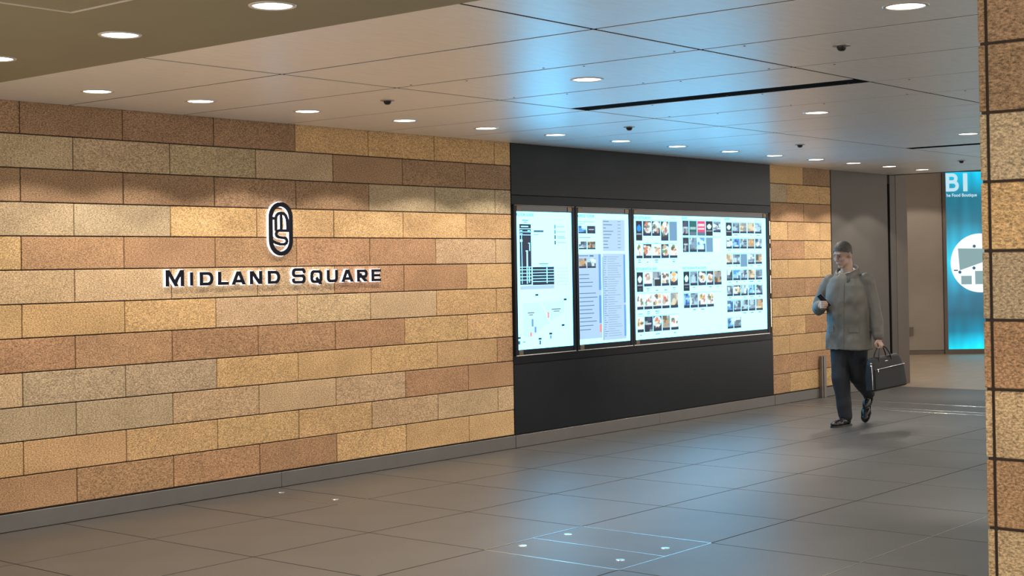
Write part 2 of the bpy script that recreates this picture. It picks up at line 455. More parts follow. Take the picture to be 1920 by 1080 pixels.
# ------------------------------------------------------------------ steel post at the wall
p = empty('steel_post', (15.36, WY-0.05, 0)); tag(p, 'short brushed steel post standing against the baseboard behind the man', 'post')
box('post_body', -0.030, 0.030, -0.005, 0.034, 0.0, 0.483, M['steel'], p, 0.002)
box('post_slot', -0.046, -0.030, 0.006, 0.034, 0.0, 0.478, M['slot'], p)
box('post_edge', -0.070, -0.046, -0.002, 0.034, 0.0, 0.483, M['steel'], p, 0.002)

# ------------------------------------------------------------------ directory screens
EM = 5.2
def print_mat(name, strength=EM, flat=None):
    """backlit print whose colours sit in a corner colour attribute"""
    m, nt, b = new_mat(name)
    at = nt.nodes.new('ShaderNodeVertexColor'); at.layer_name = 'Col'
    b.inputs['Base Color'].default_value = (0.01, 0.01, 0.012, 1)
    b.inputs['Roughness'].default_value = 0.12
    b.inputs['Specular IOR Level'].default_value = 0.08
    nt.links.new(at.outputs[0], b.inputs['Emission Color'])
    b.inputs['Emission Strength'].default_value = strength
    return m
M['print'] = print_mat('backlit_print', 1.25)
SCREEN_C = (0.128, 0.58, 1.0)
M['screen'] = emit('backlit_white_sheet', SCREEN_C, EM, 0.12)
M['ink'] = emit('dark_print', (0.02, 0.04, 0.10), 0.6, 0.12)
M['ink_soft'] = emit('soft_grey_print', (0.06, 0.15, 0.26), 1.0, 0.12)
M['ink_blue'] = emit('blue_print', (0.12, 0.36, 0.78), 1.0, 0.12)
M['paleblue'] = emit('pale_blue_print', (0.44, 0.66, 0.92), 1.0, 0.12)
M['map'] = emit('map_tint_print', (0.58, 0.92, 0.97), 1.0, 0.12)
M['red'] = emit('red_print', (0.75, 0.25, 0.25), 1.2, 0.12)

SY = 8.160        # front of the backlit sheets
def quadp(name, x0, x1, z0, z1, mat, parent, lift=0.001):
    """thin printed film on the sheet, facing the passage"""
    y = SY - lift - parent.location.y
    x0 -= parent.location.x; x1 -= parent.location.x; z0 -= parent.location.z; z1 -= parent.location.z
    bm = bmesh.new(); bm_box(bm, x0, x1, y, y+0.0006, z0, z1)
    return bm_obj(name, bm, mat, parent)
def bars(name, rects, mat, parent, lift=0.0016):
    bm = bmesh.new()
    y = SY - lift - parent.location.y
    for x0, x1, z0, z1 in rects:
        bm_box(bm, x0-parent.location.x, x1-parent.location.x, y, y+0.0004, z0-parent.location.z, z1-parent.location.z)
    o = bm_obj(name, bm, mat, parent); o['kind'] = 'stuff'
    return o
def poly(name, pts, mat, parent, lift=0.001):
    y = SY - lift - parent.location.y
    n = len(pts)
    v = [(x-parent.location.x, y, z-parent.location.z) for x, z in pts] + [(x-parent.location.x, y+0.0005, z-parent.location.z) for x, z in pts]
    f = [list(range(n)), list(range(2*n-1, n-1, -1))] + [[i, (i+1) % n, n+(i+1) % n, n+i] for i in range(n)]
    bm = bmesh.new(); vs = [bm.verts.new(c) for c in v]
    for q in f: bm.faces.new([vs[i] for i in q])
    return bm_obj(name, bm, mat, parent)
def text_mesh(name, s, size, extrude, mat):
    c = bpy.data.curves.new(name, 'FONT'); c.body = s; c.size = size; c.extrude = extrude; c.offset = size*0.02
    t_ = bpy.data.objects.new(name, c); COL.objects.link(t_)
    dg = bpy.context.evaluated_depsgraph_get()
    me = bpy.data.meshes.new_from_object(t_.evaluated_get(dg)); me.name = name
    bpy.data.objects.remove(t_); bpy.data.curves.remove(c)
    me.materials.clear(); me.materials.append(mat)
    return bpy.data.objects.new(name, me)
def text(name, s, x, z, size, mat, parent, lift=0.0016, width=None):
    o = text_mesh(name, s, size, 0.0003, mat); link(o, parent)
    o.location = (x-parent.location.x, SY-lift-parent.location.y, z-parent.location.z)
    o.rotation_euler = (math.pi/2, 0, 0)
    if width:
        bpy.context.view_layer.update()
        o.scale.x = width / max(o.dimensions.x, 1e-4)
    return o

def thumb(x0, x1, z0, z1, kind, parent, rnd):
    """a small printed picture: gridded film with its own colours"""
    nx, nz = 14, 18
    y = SY - 0.0012 - parent.location.y
    v = []; cols = []
    W = (0.72, 0.95, 1.0)
    bg, pal = {
     'food': ((0.70, 0.74, 0.74), [(0.60, 0.14, 0.10), (0.80, 0.45, 0.16), (0.10, 0.06, 0.04), (0.85, 0.88, 0.88), (0.12, 0.22, 0.08), (0.55, 0.35, 0.25)]),
     'dark': ((0.02, 0.025, 0.04), [(0.03, 0.04, 0.07), (0.06, 0.08, 0.13), (0.35, 0.38, 0.42)]),
     'shop': ((0.22, 0.32, 0.40), [(0.45, 0.62, 0.72), (0.05, 0.07, 0.10), (0.75, 0.84, 0.86), (0.12, 0.16, 0.20)]),
     'warm': ((0.45, 0.36, 0.28), [(0.75, 0.62, 0.42), (0.10, 0.06, 0.04), (0.60, 0.30, 0.12), (0.25, 0.28, 0.30)]),
     'blue': ((0.10, 0.30, 0.60), [(0.30, 0.60, 0.90), (0.03, 0.08, 0.25), (0.65, 0.82, 0.95)]),
     'grey': ((0.16, 0.28, 0.42), []), 'teal': ((0.01, 0.12, 0.12), []), 'pink': ((0.75, 0.06, 0.16), []),
     'white': (W, []), 'logo': ((0.012, 0.015, 0.025), []), 'bluelogo': ((0.012, 0.015, 0.025), [])}[kind]
    if kind == 'food' and rnd.random() < 0.4: bg = (0.05, 0.05, 0.07)
    blobs = []
    if kind == 'food':
        blobs.append((rnd.uniform(0.35, 0.65), rnd.uniform(0.45, 0.65), 0.48, 0.36, (0.80, 0.86, 0.88), False))
        for _ in range(9): blobs.append((rnd.uniform(0.15, 0.85), rnd.uniform(0.3, 0.85), rnd.uniform(0.08, 0.24), rnd.uniform(0.06, 0.17), rnd.choice(pal), False))
    elif pal:
        for _ in range(9): blobs.append((rnd.uniform(0, 1), rnd.uniform(0.15, 1), rnd.uniform(0.06, 0.35), rnd.uniform(0.05, 0.3), rnd.choice(pal), rnd.random() < 0.7))
    for j in range(nz+1):
        for i in range(nx+1):
            u, w = i/nx, j/nz
            v.append((x0+(x1-x0)*u-parent.location.x, y, z0+(z1-z0)*w-parent.location.z))
            c = list(bg)
            for bu, bw, ru, rw, bc, rect in blobs:
                d = max(abs(u-bu)/ru, abs(w-bw)/rw) if rect else math.hypot((u-bu)/ru, (w-bw)/rw)
                if d < 1.0: c = [bc[k]*0.85+c[k]*0.15 for k in range(3)]
            if kind == 'logo' and math.hypot((u-0.5)/0.30, (w-0.62)/0.17) < 1: c = list(W)
            if kind == 'bluelogo' and math.hypot((u-0.5)/0.32, (w-0.62)/0.17) < 1: c = [0.01, 0.26, 0.72]
            if kind in ('logo', 'bluelogo') and 0.30 < w < 0.36 and 0.08 < u < 0.92: c = [0.35, 0.42, 0.5]
            if kind == 'pink' and (0.62 < w < 0.82 or 0.42 < w < 0.54) and 0.12 < u < 0.88: c = [0.85, 0.62, 0.66]
            if kind in ('teal', 'pink') and w < 0.24: c = [0.10, 0.16, 0.22]
            if kind == 'teal' and 0.42 < w < 0.56 and 0.1 < u < 0.9: c = [0.35, 0.50, 0.50]
            if kind == 'dark' and 0.45 < w < 0.56 and 0.15 < u < 0.85: c = [0.5, 0.55, 0.6]
            if kind in ('food', 'shop', 'warm', 'blue') and w < 0.17: c = [0.02, 0.03, 0.06]
            if pal: c = [c[k]*(0.8+0.4*rnd.random()) for k in range(3)]
            cols.append((c[0]*0.85, c[1], c[2]*1.05, 1))
    f = [(j*(nx+1)+i, j*(nx+1)+i+1, (j+1)*(nx+1)+i+1, (j+1)*(nx+1)+i) for j in range(nz) for i in range(nx)]
    me = bpy.data.meshes.new('picture_print'); me.from_pydata(v, [], f); me.update()
    ca = me.color_attributes.new('Col', 'FLOAT_COLOR', 'POINT')
    for k, c in enumerate(cols): ca.data[k].color = c
    me.materials.append(M['print'])
    o = bpy.data.objects.new('picture_print', me); link(o, parent)
    return o

SZ0, SZ1 = 0.853, 2.066
def cabinet(name_label, x0, x1, splits):
    o = empty('directory_screen', ((x0+x1)/2, WY, 0.80)); tag(o, name_label, 'directory board', 'backlit directory boards in the black wall')
    ox, oz = (x0+x1)/2, 0.80
    box('cabinet_back', x0-ox-0.04, x1-ox+0.04, -0.002, 0.03, 0.802-oz, 2.126-oz, M['black_gloss'], o)
    xs = [x0] + splits + [x1]
    for a, b in zip(xs, xs[1:]):
        box('light_sheet', a-ox+0.0015, b-ox-0.0015, SY-WY, -0.003, SZ0-oz, SZ1-oz, M['screen'], o)
    # black frame round the sheets
    box('frame_bar', x0-ox-0.038, x0-ox, -0.030, -0.002, 0.802-oz, 2.126-oz, M['frame'], o, 0.002)
    box('frame_bar', x1-ox, x1-ox+0.038, -0.030, -0.002, 0.802-oz, 2.126-oz, M['frame'], o, 0.002)
    box('glass_band', x0-ox, x1-ox, -0.024, -0.002, SZ1-oz+0.001, 2.118-oz, M['black_gloss'], o, 0.001)
    box('frame_bar', x0-ox, x1-ox, -0.026, -0.002, 0.806-oz, SZ0-oz-0.001, M['frame'], o, 0.001)
    box('chrome_line', x0-ox-0.03, x1-ox+0.03, -0.032, -0.024, 0.800-oz, 0.806-oz, M['bright_steel'], o)
    box('chrome_line', x0-ox-0.03, x1-ox+0.03, -0.032, -0.024, 2.119-oz, 2.123-oz, M['steel'], o)
    for xx in (x0-ox+0.004, x1-ox-0.064):
        box('corner_clip', xx, xx+0.06, -0.030, -0.024, 2.072-oz, 2.116-oz, M['hinge'], o, 0.002)
    box('corner_clip', x0-ox+0.004, x0-ox+0.064, -0.032, -0.026, 0.808-oz, 0.848-oz, M['hinge'], o, 0.002)
    return o

rnd = random.Random(3)
# --- floor guide
fg = cabinet('backlit floor guide board with a dark tower diagram, leftmost of the screens', 9.815, 10.612, [])
text('title_lettering', 'FLOOR GUIDE', 9.822, 2.026, 0.036, M['ink_soft'], fg, width=0.24)
quadp('tower_diagram', 9.862, 10.022, 1.42, 1.956, M['ink'], fg)
quadp('podium_diagram', 10.036, 10.344, 1.415, 1.576, M['ink'], fg)
quadp('podium_base', 9.862, 10.344, 1.378, 1.412, M['paleblue'], fg)
bars('diagram_lines', [(9.862, 10.022, z, z+0.004) for z in (1.912, 1.885, 1.858, 1.575, 1.55, 1.52, 1.49, 1.46)] +
     [(10.036, 10.344, z, z+0.004) for z in (1.548, 1.522, 1.496, 1.470, 1.444)] +
     [(9.887, 9.893, 1.43, 1.855), (9.955, 9.972, 1.58, 1.715), (9.945, 9.975, 1.715, 1.722), (9.995, 10.004, 1.72, 1.79), (9.98, 10.004, 1.785, 1.79), (9.955, 9.965, 1.43, 1.58), (10.235, 10.245, 1.43, 1.57),
      (9.885, 9.985, 1.93, 1.938), (9.87, 9.90, 1.895, 1.901), (9.975, 10.01, 1.895, 1.901), (9.87, 9.90, 1.868, 1.874), (9.87, 9.90, 1.80, 1.82), (9.985, 9.995, 1.44, 1.58)], M['screen'], fg)
poly('area_map', [(9.895, 1.257), (10.141, 1.257), (10.485, 1.260), (10.483, 1.165), (10.285, 1.079), (10.114, 1.006), (10.008, 0.959), (9.895, 0.958)], M['map'], fg)
for pts in ([(10.12, 1.004), (10.50, 1.15), (10.50, 1.165), (10.12, 1.022)], [(10.14, 1.257), (10.17, 1.257), (10.29, 1.075), (10.265, 1.07)]):
    poly('map_road', pts, M['screen'], fg, 0.0015)
for x, z in ((10.09, 1.326), (10.50, 1.275), (10.463, 1.043), (10.28, 0.974), (10.127, 0.935), (9.835, 0.955)):
    quadp('map_label', x-0.022, x+0.022, z-0.007, z+0.010, M['ink'], fg, 0.0017)
for x, z0, z1, mm in ((10.024, 1.05, 1.115, 'ink_blue'), (10.063, 0.995, 1.045, 'ink_blue'), (10.247, 1.115, 1.168, 'red'), (10.28, 0.93, 0.962, 'ink_blue'), (10.00, 0.965, 0.998, 'red'), (10.127, 0.885, 0.922, 'ink_soft')):
    quadp('map_mark', x-0.011, x+0.011, z0, z1, M[mm], fg, 0.0017)
for i, z in enumerate((1.937, 1.89, 1.843, 1.793)):
    quadp('legend_mark', 10.357, 10.377, z-0.018, z+0.018, M['ink_blue'] if i < 2 else M['ink_soft'], fg)
bars('small_print', [(10.394, 10.394+rnd.uniform(0.09, 0.15), z-0.002, z+0.003) for z in (1.937, 1.89, 1.848, 1.834, 1.793)] +
     [(10.06, 10.20, 1.885, 1.903), (10.06, 10.13, 1.86, 1.866), (9.90, 9.985, 1.985, 1.993), (9.92, 9.97, 1.97, 1.976), (10.13, 10.26, 1.60, 1.607), (10.15, 10.24, 1.585, 1.590)] +
     [(10.385, 10.55, z, z+0.002) for z in (1.56, 1.53, 1.50, 1.47, 1.44, 1.41)] +
     [(10.30, 10.43, 1.19, 1.197), (10.33, 10.41, 1.172, 1.178), (9.96, 10.05, 1.168, 1.175), (9.98, 10.03, 1.15, 1.156), (9.82, 9.85, 0.90, 0.93), (9.885, 9.925, 0.915, 0.922)], M['ink_soft'], fg)

# --- office tower
ot = cabinet('backlit office tower board with pale blue name lists, second screen from the left', 10.700, 11.512, [])
text('title_lettering', 'OFFICE TOWER', 10.708, 2.028, 0.036, M['ink_soft'], ot, width=0.255)
quadp('list_field', 11.090, 11.448, 1.714, 2.012, M['paleblue'], ot)
quadp('list_field', 11.085, 11.448, 0.875, 1.690, M['paleblue'], ot)
quadp('list_field', 10.705, 11.062, 0.900, 1.690, M['paleblue'], ot)
for x0, x1, z0, z1, k in ((10.715, 10.835, 1.878, 1.950, 'blue'), (10.848, 10.977, 1.878, 1.950, 'dark'), (10.715, 10.839, 1.731, 1.806, 'shop'),
                          (10.848, 10.976, 1.731, 1.806, 'warm'), (10.715, 10.828, 1.558, 1.648, 'warm'), (10.843, 10.974, 1.558, 1.646, 'shop')):
    thumb(x0, x1, z0, z1, k, ot, rnd)
for x0, x1, z0, z1 in ((11.018, 11.052, 1.35, 1.685), (11.018, 11.050, 1.04, 1.30), (11.418, 11.449, 1.22, 1.68), (11.418, 11.449, 0.90, 1.20)):
    quadp('index_stripe', x0, x1, z0, z1, M['ink_blue'], ot, 0.0016)
quadp('index_stripe', 11.020, 11.050, 0.955, 1.03, M['red'], ot, 0.0016)
quadp('fold_line', 11.078, 11.085, 0.875, 1.66, M['ink'], ot, 0.0016)
lines = [(10.715, 10.715+rnd.uniform(0.13, 0.28), z-0.003, z+0.003) for z in (1.497, 1.46, 1.425, 1.388, 1.323, 1.285, 1.247, 1.209, 1.172, 1.137, 1.096, 1.062, 1.024, 0.987)]
lines += [(10.715, 10.96, 1.985, 1.990), (10.715, 10.80, 1.965, 1.969), (10.715, 10.90, 1.838, 1.844), (10.715, 10.86, 1.668, 1.674), (10.88, 10.94, 1.664, 1.677)]
for k in range(9): z = 1.995-k*0.031; lines += [(11.10, 11.10+rnd.uniform(0.04, 0.16), z-0.003, z+0.003), (11.33, 11.38, z-0.002, z+0.002)]
for k in range(36): z = 1.66-k*0.0213; lines += [(11.10, 11.10+rnd.uniform(0.02, 0.06), z-0.002, z+0.002), (11.16, 11.16+rnd.uniform(0.1, 0.23), z-0.0012, z+0.0012)]
bars('small_print', lines, M['ink_soft'], ot, 0.0018)

# --- restaurants and shops (three sheets side by side)
rs = cabinet('wide backlit board of restaurant and shop pictures, rightmost of the screens', 11.592, 14.115, [12.432, 13.245])
text('title_lettering', 'SKY RESTAURANT', 11.602, 2.026, 0.036, M['ink_soft'], rs, width=0.29)
text('title_lettering', 'RESTAURANTS & CAFES', 11.62, 1.527, 0.034, M['ink_soft'], rs, width=0.36)
text('title_lettering', 'SHOPS', 12.445, 2.033, 0.034, M['ink_soft'], rs, width=0.10)
text('title_lettering', 'RESTAURANTS & CAFES', 12.445, 1.526, 0.034, M['ink_soft'], rs, width=0.44)
text('title_lettering', 'SHOPS', 13.262, 2.036, 0.034, M['ink_soft'], rs, width=0.10)
C3 = [(11.634, 11.742), (11.754, 11.897), (11.906, 12.053), (12.065, 12.200), (12.215, 12.354)]
C4 = [(12.455, 12.568), (12.579, 12.719), (12.729, 12.881), (12.892, 13.026), (13.036, 13.183)]
C5 = [(13.285, 13.406), (13.415, 13.563), (13.570, 13.710), (13.724, 13.866), (13.881, 14.024)]
def row(C, kinds, z0, z1, tall=()):
    for i, k in enumerate(kinds):
        if k == '-': continue
        zz = tall[1] if tall and i in tall[0] else z0
        thumb(C[i][0], C[i][1], zz, z1, k, rs, rnd)
row(C3, ['bluelogo', 'food', 'food', 'food', 'grey'], 1.862, 2.008, ((0, 3, 4), 1.815))
row(C3, ['food', 'food', 'food', 'food', 'food'], 1.642, 1.782)
row(C3, ['logo', 'food', 'dark', 'food', 'food'], 1.366, 1.508, ((0,), 1.315))
row(C3, ['food', 'food', 'food', 'food', 'warm'], 1.142, 1.295)
row(C3, ['food', 'dark', 'food', 'warm', 'food'], 0.922, 1.072)
row(C4, ['dark', 'teal', 'pink', 'logo', 'shop'], 1.869, 2.021, ((4,), 1.905))
row(C4, ['dark', 'shop', 'blue', 'grey', 'white'], 1.700, 1.850)
row(C4, ['logo', 'shop', 'food', 'food', 'warm'], 1.357, 1.504, ((0,), 1.305))
row(C4, ['blue', 'shop', 'food', 'food', '-'], 1.132, 1.281)
row(C5, ['logo', 'shop', 'warm', 'warm', 'shop'], 1.898, 2.013, ((0,), 1.869))
row(C5, ['shop', 'blue', 'shop', 'warm', 'shop'], 1.735, 1.843)
row(C5, ['warm', 'shop', 'grey', 'shop', 'warm'], 1.567, 1.678, ((2,), 1.54))
row(C5, ['shop', 'blue', 'shop', 'warm', 'shop'], 1.397, 1.508)
row(C5, ['shop', 'food', 'shop', 'blue', 'shop'], 1.231, 1.344)
row(C5, ['blue', 'shop', 'shop', 'shop', 'warm'], 1.063, 1.186)
row(C5, ['blue', 'shop', '-', '-', '-'], 0.888, 1.004)
pr = []
for C, zs in ((C3, (1.79, 1.625, 1.605, 1.345, 1.325, 1.12, 1.10, 0.895)), (C4, (1.34, 1.112)), (C5, (1.88, 1.72, 1.55, 1.38, 1.215, 1.045))):
    for z in zs:
        for a, b in C:
            if rnd.random() < 0.7:
                m_ = (a+b)/2; w_ = rnd.uniform(0.012, 0.04); pr.append((m_-w_, m_+w_, z-0.004, z+0.004))
for C, zs in ((C3, (2.013, 1.787, 1.513, 1.300, 1.077)), (C4, (2.026, 1.854, 1.508, 1.286)), (C5, (2.018, 1.848, 1.683, 1.513, 1.349, 1.191))):
    for z in zs: pr.append((C[0][0], C[-1][1], z, z+0.003))
for x in (12.22, 13.05, 13.90):
    pr += [(x, x+0.11, 2.040, 2.043)]
bars('small_print', pr, M['ink_soft'], rs, 0.0018)
lock = empty('side_hinge_strip', (14.20, WY-0.012, 0.82))
tag(lock, 'slim steel hinge strip beside the rightmost directory board', 'hinge strip')
for z0, z1 in ((0.05, 0.36), (0.42, 0.62), (0.68, 0.92), (0.97, 1.02), (1.06, 1.22)):
    box('hinge_leaf', -0.008, 0.008, -0.010, 0.010, z0, z1, M['bright_steel'], lock, 0.002)

# ------------------------------------------------------------------ raised lettering
def clip_poly(pts, x0, x1, z0, z1):
    def cl(p, ins, inter):
        out = []
        for i in range(len(p)):
            a, b = p[i-1], p[i]
            if ins(b):
                if not ins(a): out.append(inter(a, b))
                out.append(b)
            elif ins(a): out.append(inter(a, b))
        return out
    def ix(c): return lambda a, b: (c, a[1]+(b[1]-a[1])*(c-a[0])/(b[0]-a[0]))
    def iz(c): return lambda a, b: (a[0]+(b[0]-a[0])*(c-a[1])/(b[1]-a[1]), c)
    for ins, it in ((lambda q: q[0] >= x0, ix(x0)), (lambda q: q[0] <= x1, ix(x1)), (lambda q: q[1] >= z0, iz(z0)), (lambda q: q[1] <= z1, iz(z1))):
        if pts: pts = cl(pts, ins, it)
    return pts
def stroke_mesh(bm, strokes, t, y0, y1, clip=None, e=0.0):
    """strokes: polylines in (x, z); ribbons of width t+2e extruded from y0 to y1"""
    hw = t/2 + e
    cnt = [0]
    def prism(pts):
        if len(pts) < 3: return
        n = len(pts); cnt[0] += 1
        yf = y0 + 0.00006*(cnt[0] % 40)          # each stroke a hair deeper so no faces coincide
        A = [bm.verts.new((x, yf, z)) for x, z in pts]; B = [bm.verts.new((x, y1, z)) for x, z in pts]
        bm.faces.new(A); bm.faces.new(B[::-1])
        for i in range(n): bm.faces.new((A[i], A[(i+1) % n], B[(i+1) % n], B[i]))
    for st in strokes:
        st_, ext, tt = st if isinstance(st, tuple) and len(st) == 3 and isinstance(st[0], list) else (st, 0.0, hw)
        hw_ = tt if tt else hw
        for i in range(len(st_)-1):
            (ax, az), (bx, bz) = st_[i], st_[i+1]
            L = math.hypot(bx-ax, bz-az)
            if L < 1e-6: continue
            ux, uz = (bx-ax)/L, (bz-az)/L
            ea = (ext + e) if i == 0 else 0; eb = (ext + e) if i == len(st_)-2 else 0
            ax -= ux*ea; az -= uz*ea; bx += ux*eb; bz += uz*eb
            q = [(ax-uz*hw_, az+ux*hw_), (bx-uz*hw_, bz+ux*hw_), (bx+uz*hw_, bz-ux*hw_), (ax+uz*hw_, az-ux*hw_)]
            if clip: q = clip_poly(q, clip[0]-e, clip[1]+e, clip[2]-e, clip[3]+e)
            prism(q)
        for (x, z) in st_[1:-1]:
            q = [(x+hw_*math.cos(2*math.pi*k/12), z+hw_*math.sin(2*math.pi*k/12)) for k in range(12)]
            if clip: q = clip_poly(q, clip[0]-e, clip[1]+e, clip[2]-e, clip[3]+e)
            prism(q)
def arc(cx, cz, rx, rz, a0, a1, n=8):
    return [(cx+rx*math.cos(math.radians(a0+(a1-a0)*i/n)), cz+rz*math.sin(math.radians(a0+(a1-a0)*i/n))) for i in range(n+1)]
def glyph(ch, x0, x1, z0, z1, t):
    h = t/2; L, R, B, T = x0+h, x1-h, z0+h, z1-h
    m = (z0+z1)/2; w = x1-x0; c = 0.022
    E = 0.05
    if ch == 'I': return [[((x0+x1)/2, z0), ((x0+x1)/2, z1)]]
    if ch == 'M': return [[(L, z0), (L, z1)], [(R, z0), (R, z1)], ([(x0+h*1.1, z1+0.0), ((x0+x1)/2, z0+0.022)], E, None), ([(x1-h*1.1, z1), ((x0+x1)/2, z0+0.022)], E*0, None)]
    if ch == 'N': return [[(L, z0), (L, z1)], [(R, z0), (R, z1)], ([(x0+h*1.1, z1), (x1-h*1.1, z0)], 0.0, None)]
    if ch == 'L': return [[(L, z1), (L, z0)], [(x0, B), (x1, B)]]
    if ch == 'A': return [([(x0+h*1.15, z0), ((x0+x1)/2-0.002, z1)], E, None), ([(x1-h*1.15, z0), ((x0+x1)/2+0.002, z1)], E, None), [(x0+w*0.22, z0+(z1-z0)*0.27), (x1-w*0.22, z0+(z1-z0)*0.27)]]
    if ch == 'E': return [[(L, z0), (L, z1)], [(x0, T), (x1, T)], [(x0, m), (x1-0.008, m)], [(x0, B), (x1, B)]]
    if ch == 'U': return [[(L, z1), (L, B+c)] + arc(L+c, B+c, c, c, 180, 270, 5)[1:] + arc(R-c, B+c, c, c, 270, 360, 5) + [(R, z1)]]
    if ch == 'D': return [[(L, z0), (L, z1)], [(x0, T)] + arc(R-0.035, T-0.035, 0.035, 0.035, 90, 0, 6) + arc(R-0.035, B+0.035, 0.035, 0.035, 0, -90, 6) + [(x0, B)]]
    if ch == 'Q':
        zb = z0+0.010+h
        return [arc(L+c, T-c, c, c, 180, 90, 4) + arc(R-c, T-c, c, c, 90, 0, 4) + arc(R-c, zb+c, c, c, 0, -90, 4) + arc(L+c, zb+c, c, c, 270, 180, 4) + [(L, T-c)], [(x1-0.058, zb+0.030), (x1-0.012, z0)]]
    if ch == 'S':
        return [[(R, T-0.022)] + arc(R-0.018, T-0.018, 0.018, 0.018, 0, 90, 4) + arc(L+c, T-c*0.95, c, c*0.95, 90, 180, 4) + arc(L+c, m+c*0.75, c, c*0.75, 180, 270, 4) + arc(R-c, m-c*0.75, c, c*0.75, 90, 0, 4) + arc(R-c, B+c*0.95, c, c*0.95, 0, -90, 4) + arc(L+0.018, B+0.018, 0.018, 0.018, 270, 180, 4) + [(L, B+0.022)]]
    if ch == 'R':
        zm = z0+(z1-z0)*0.42
        return [[(L, z0), (L, z1)], [(x0, T), (R-0.02, T)] + arc(R-0.022, (T+zm)/2, 0.022, (T-zm)/2, 90, -90, 8) + [(x0, zm)], ([(x0+w*0.45, zm), (x1-h*1.1, z0)], 0.03, None)]
LET = [('M',6.079,6.232,1.485,1.598),('I',6.283,6.309,1.487,1.581),('D',6.366,6.485,1.486,1.581),('L',6.525,6.620,1.487,1.582),('A',6.644,6.774,1.486,1.582),
       ('N',6.812,6.925,1.486,1.582),('D',6.979,7.096,1.486,1.582),('S',7.210,7.344,1.482,1.598),('Q',7.392,7.512,1.473,1.581),('U',7.558,7.672,1.486,1.581),
       ('A',7.707,7.837,1.486,1.582),('R',7.874,7.988,1.485,1.580),('E',8.030,8.132,1.485,1.580)]
sign = empty('wall_lettering', (7.1, WY, 1.47)); tag(sign, 'raised dark letters reading MIDLAND SQUARE with white back glow on the stone wall', 'sign')
def raised(name, strokes, t, clip, parent, e=0.0022):
    ox, oy, oz = parent.location
    def mv(st):
        if isinstance(st, tuple) and isinstance(st[0], list): return ([(x-ox, z-oz) for x, z in st[0]], st[1], st[2])
        return [(x-ox, z-oz) for x, z in st]
    S = [mv(s) for s in strokes]
    C = (clip[0]-ox, clip[1]-ox, clip[2]-oz, clip[3]-oz) if clip else None
    bm = bmesh.new(); stroke_mesh(bm, S, t, -0.034, -0.023, C)
    o = bm_obj(name, bm, M['letter'], parent)
    def widen(st):
        if isinstance(st, tuple) and st[2]: return (st[0], st[1], st[2]+e)
        return st
    bm = bmesh.new(); stroke_mesh(bm, [widen(s) for s in S], t, -0.023, -0.004, C, e)
    hb = bm_obj('glow_body', bm, M['halo'], o)
    tag(hb, 'white glowing acrylic back')
    return o
for ch, x0, x1, z0, z1 in LET:
    x0 += 0.006
    t = 0.0222 if ch != 'I' else (x1-x0)
    o = raised('letter', glyph(ch, x0, x1, z0, z1, t), t, (x0, x1, z0, z1), sign)
    tag(o, f'dark raised letter {ch} backed by white glow')
emb = empty('wall_emblem', (7.113, WY, 1.689)); tag(emb, 'raised dark oval emblem with entwined m and s glowing above the lettering', 'emblem')
rx, zt, zb = 0.113-0.0165, 2.083-0.113, 1.689+0.113
ring = arc(7.113, zt, rx, rx, 0, 180, 16) + arc(7.113, zb, rx, rx, 180, 360, 16) + arc(7.113, zt, rx, rx, 0, 23, 2)
o = raised('oval_ring', [(ring, 0.0, 0.0165)], 0.033, None, emb)
ms = [[(7.025, 1.963), (7.064, 1.963)],
      [(7.064, 1.872), (7.064, 1.962)] + [(7.072, 1.984), (7.09, 1.999), (7.113, 2.004), (7.138, 2.000), (7.160, 1.986), (7.172, 1.962), (7.176, 1.94), (7.178, 1.874)],
      [(7.116, 2.0), (7.116, 1.876)],
      [(7.212, 1.874), (7.090, 1.874), (7.072, 1.866), (7.066, 1.850), (7.072, 1.835), (7.090, 1.826), (7.150, 1.820), (7.166, 1.811), (7.170, 1.796), (7.163, 1.782), (7.142, 1.774), (7.105, 1.774), (7.064, 1.784), (7.022, 1.802)]]
o2 = raised('monogram', ms, 0.0205, None, emb)

# ------------------------------------------------------------------ far angled wall with the teal sign
ta = Vector((0.627, -0.779, 0)); ANG = math.atan2(-0.779, 0.627)
wf = empty('wall_far', (22.97, 10.59, 0), ANG); tag(wf, 'brown panelled wall beyond the passage', kind='structure')
# local x runs along the wall, local -y faces the passage
def fbox(name, x0, x1, y0, y1, z0, z1, mat, parent=wf, bevel=0.002):
    return box(name, x0, x1, y0, y1, z0, z1, mat, parent, bevel)
fbox('wall_core', -4.0, 5.0, 0.05, 0.25, 0, 3.4, M['brown'])
fbox('wall_panel', -3.9, -0.9, -0.0, 0.06, 0.07, 3.35, M['brown'])
fbox('wall_panel', -0.895, 0.586, -0.0, 0.06, 0.07, 3.35, M['brown'])
fbox('skirting', -3.9, 0.586, -0.004, 0.06, 0.0, 0.064, M['jamb'])
fbox('wall_panel', 2.6, 4.9, -0.0, 0.06, 0.0, 3.35, M['brown'])
sg = empty('backlit_sign', (0, 0, 0)); sg.parent = None
sg.location = (22.97, 10.59, 0); sg.rotation_euler = (0, 0, ANG)
tag(sg, 'tall teal backlit sign with a white map circle beyond the passage', 'sign')
fbox('sign_frame', 0.594, 0.648, -0.03, 0.05, 0.0, 3.35, M['jamb'], sg)
fbox('sign_frame', 2.45, 2.52, -0.03, 0.05, 0.0, 3.35, M['jamb'], sg)
fbox('sign_frame', 0.648, 2.45, -0.03, 0.05, 0.0, 0.078, M['jamb'], sg)
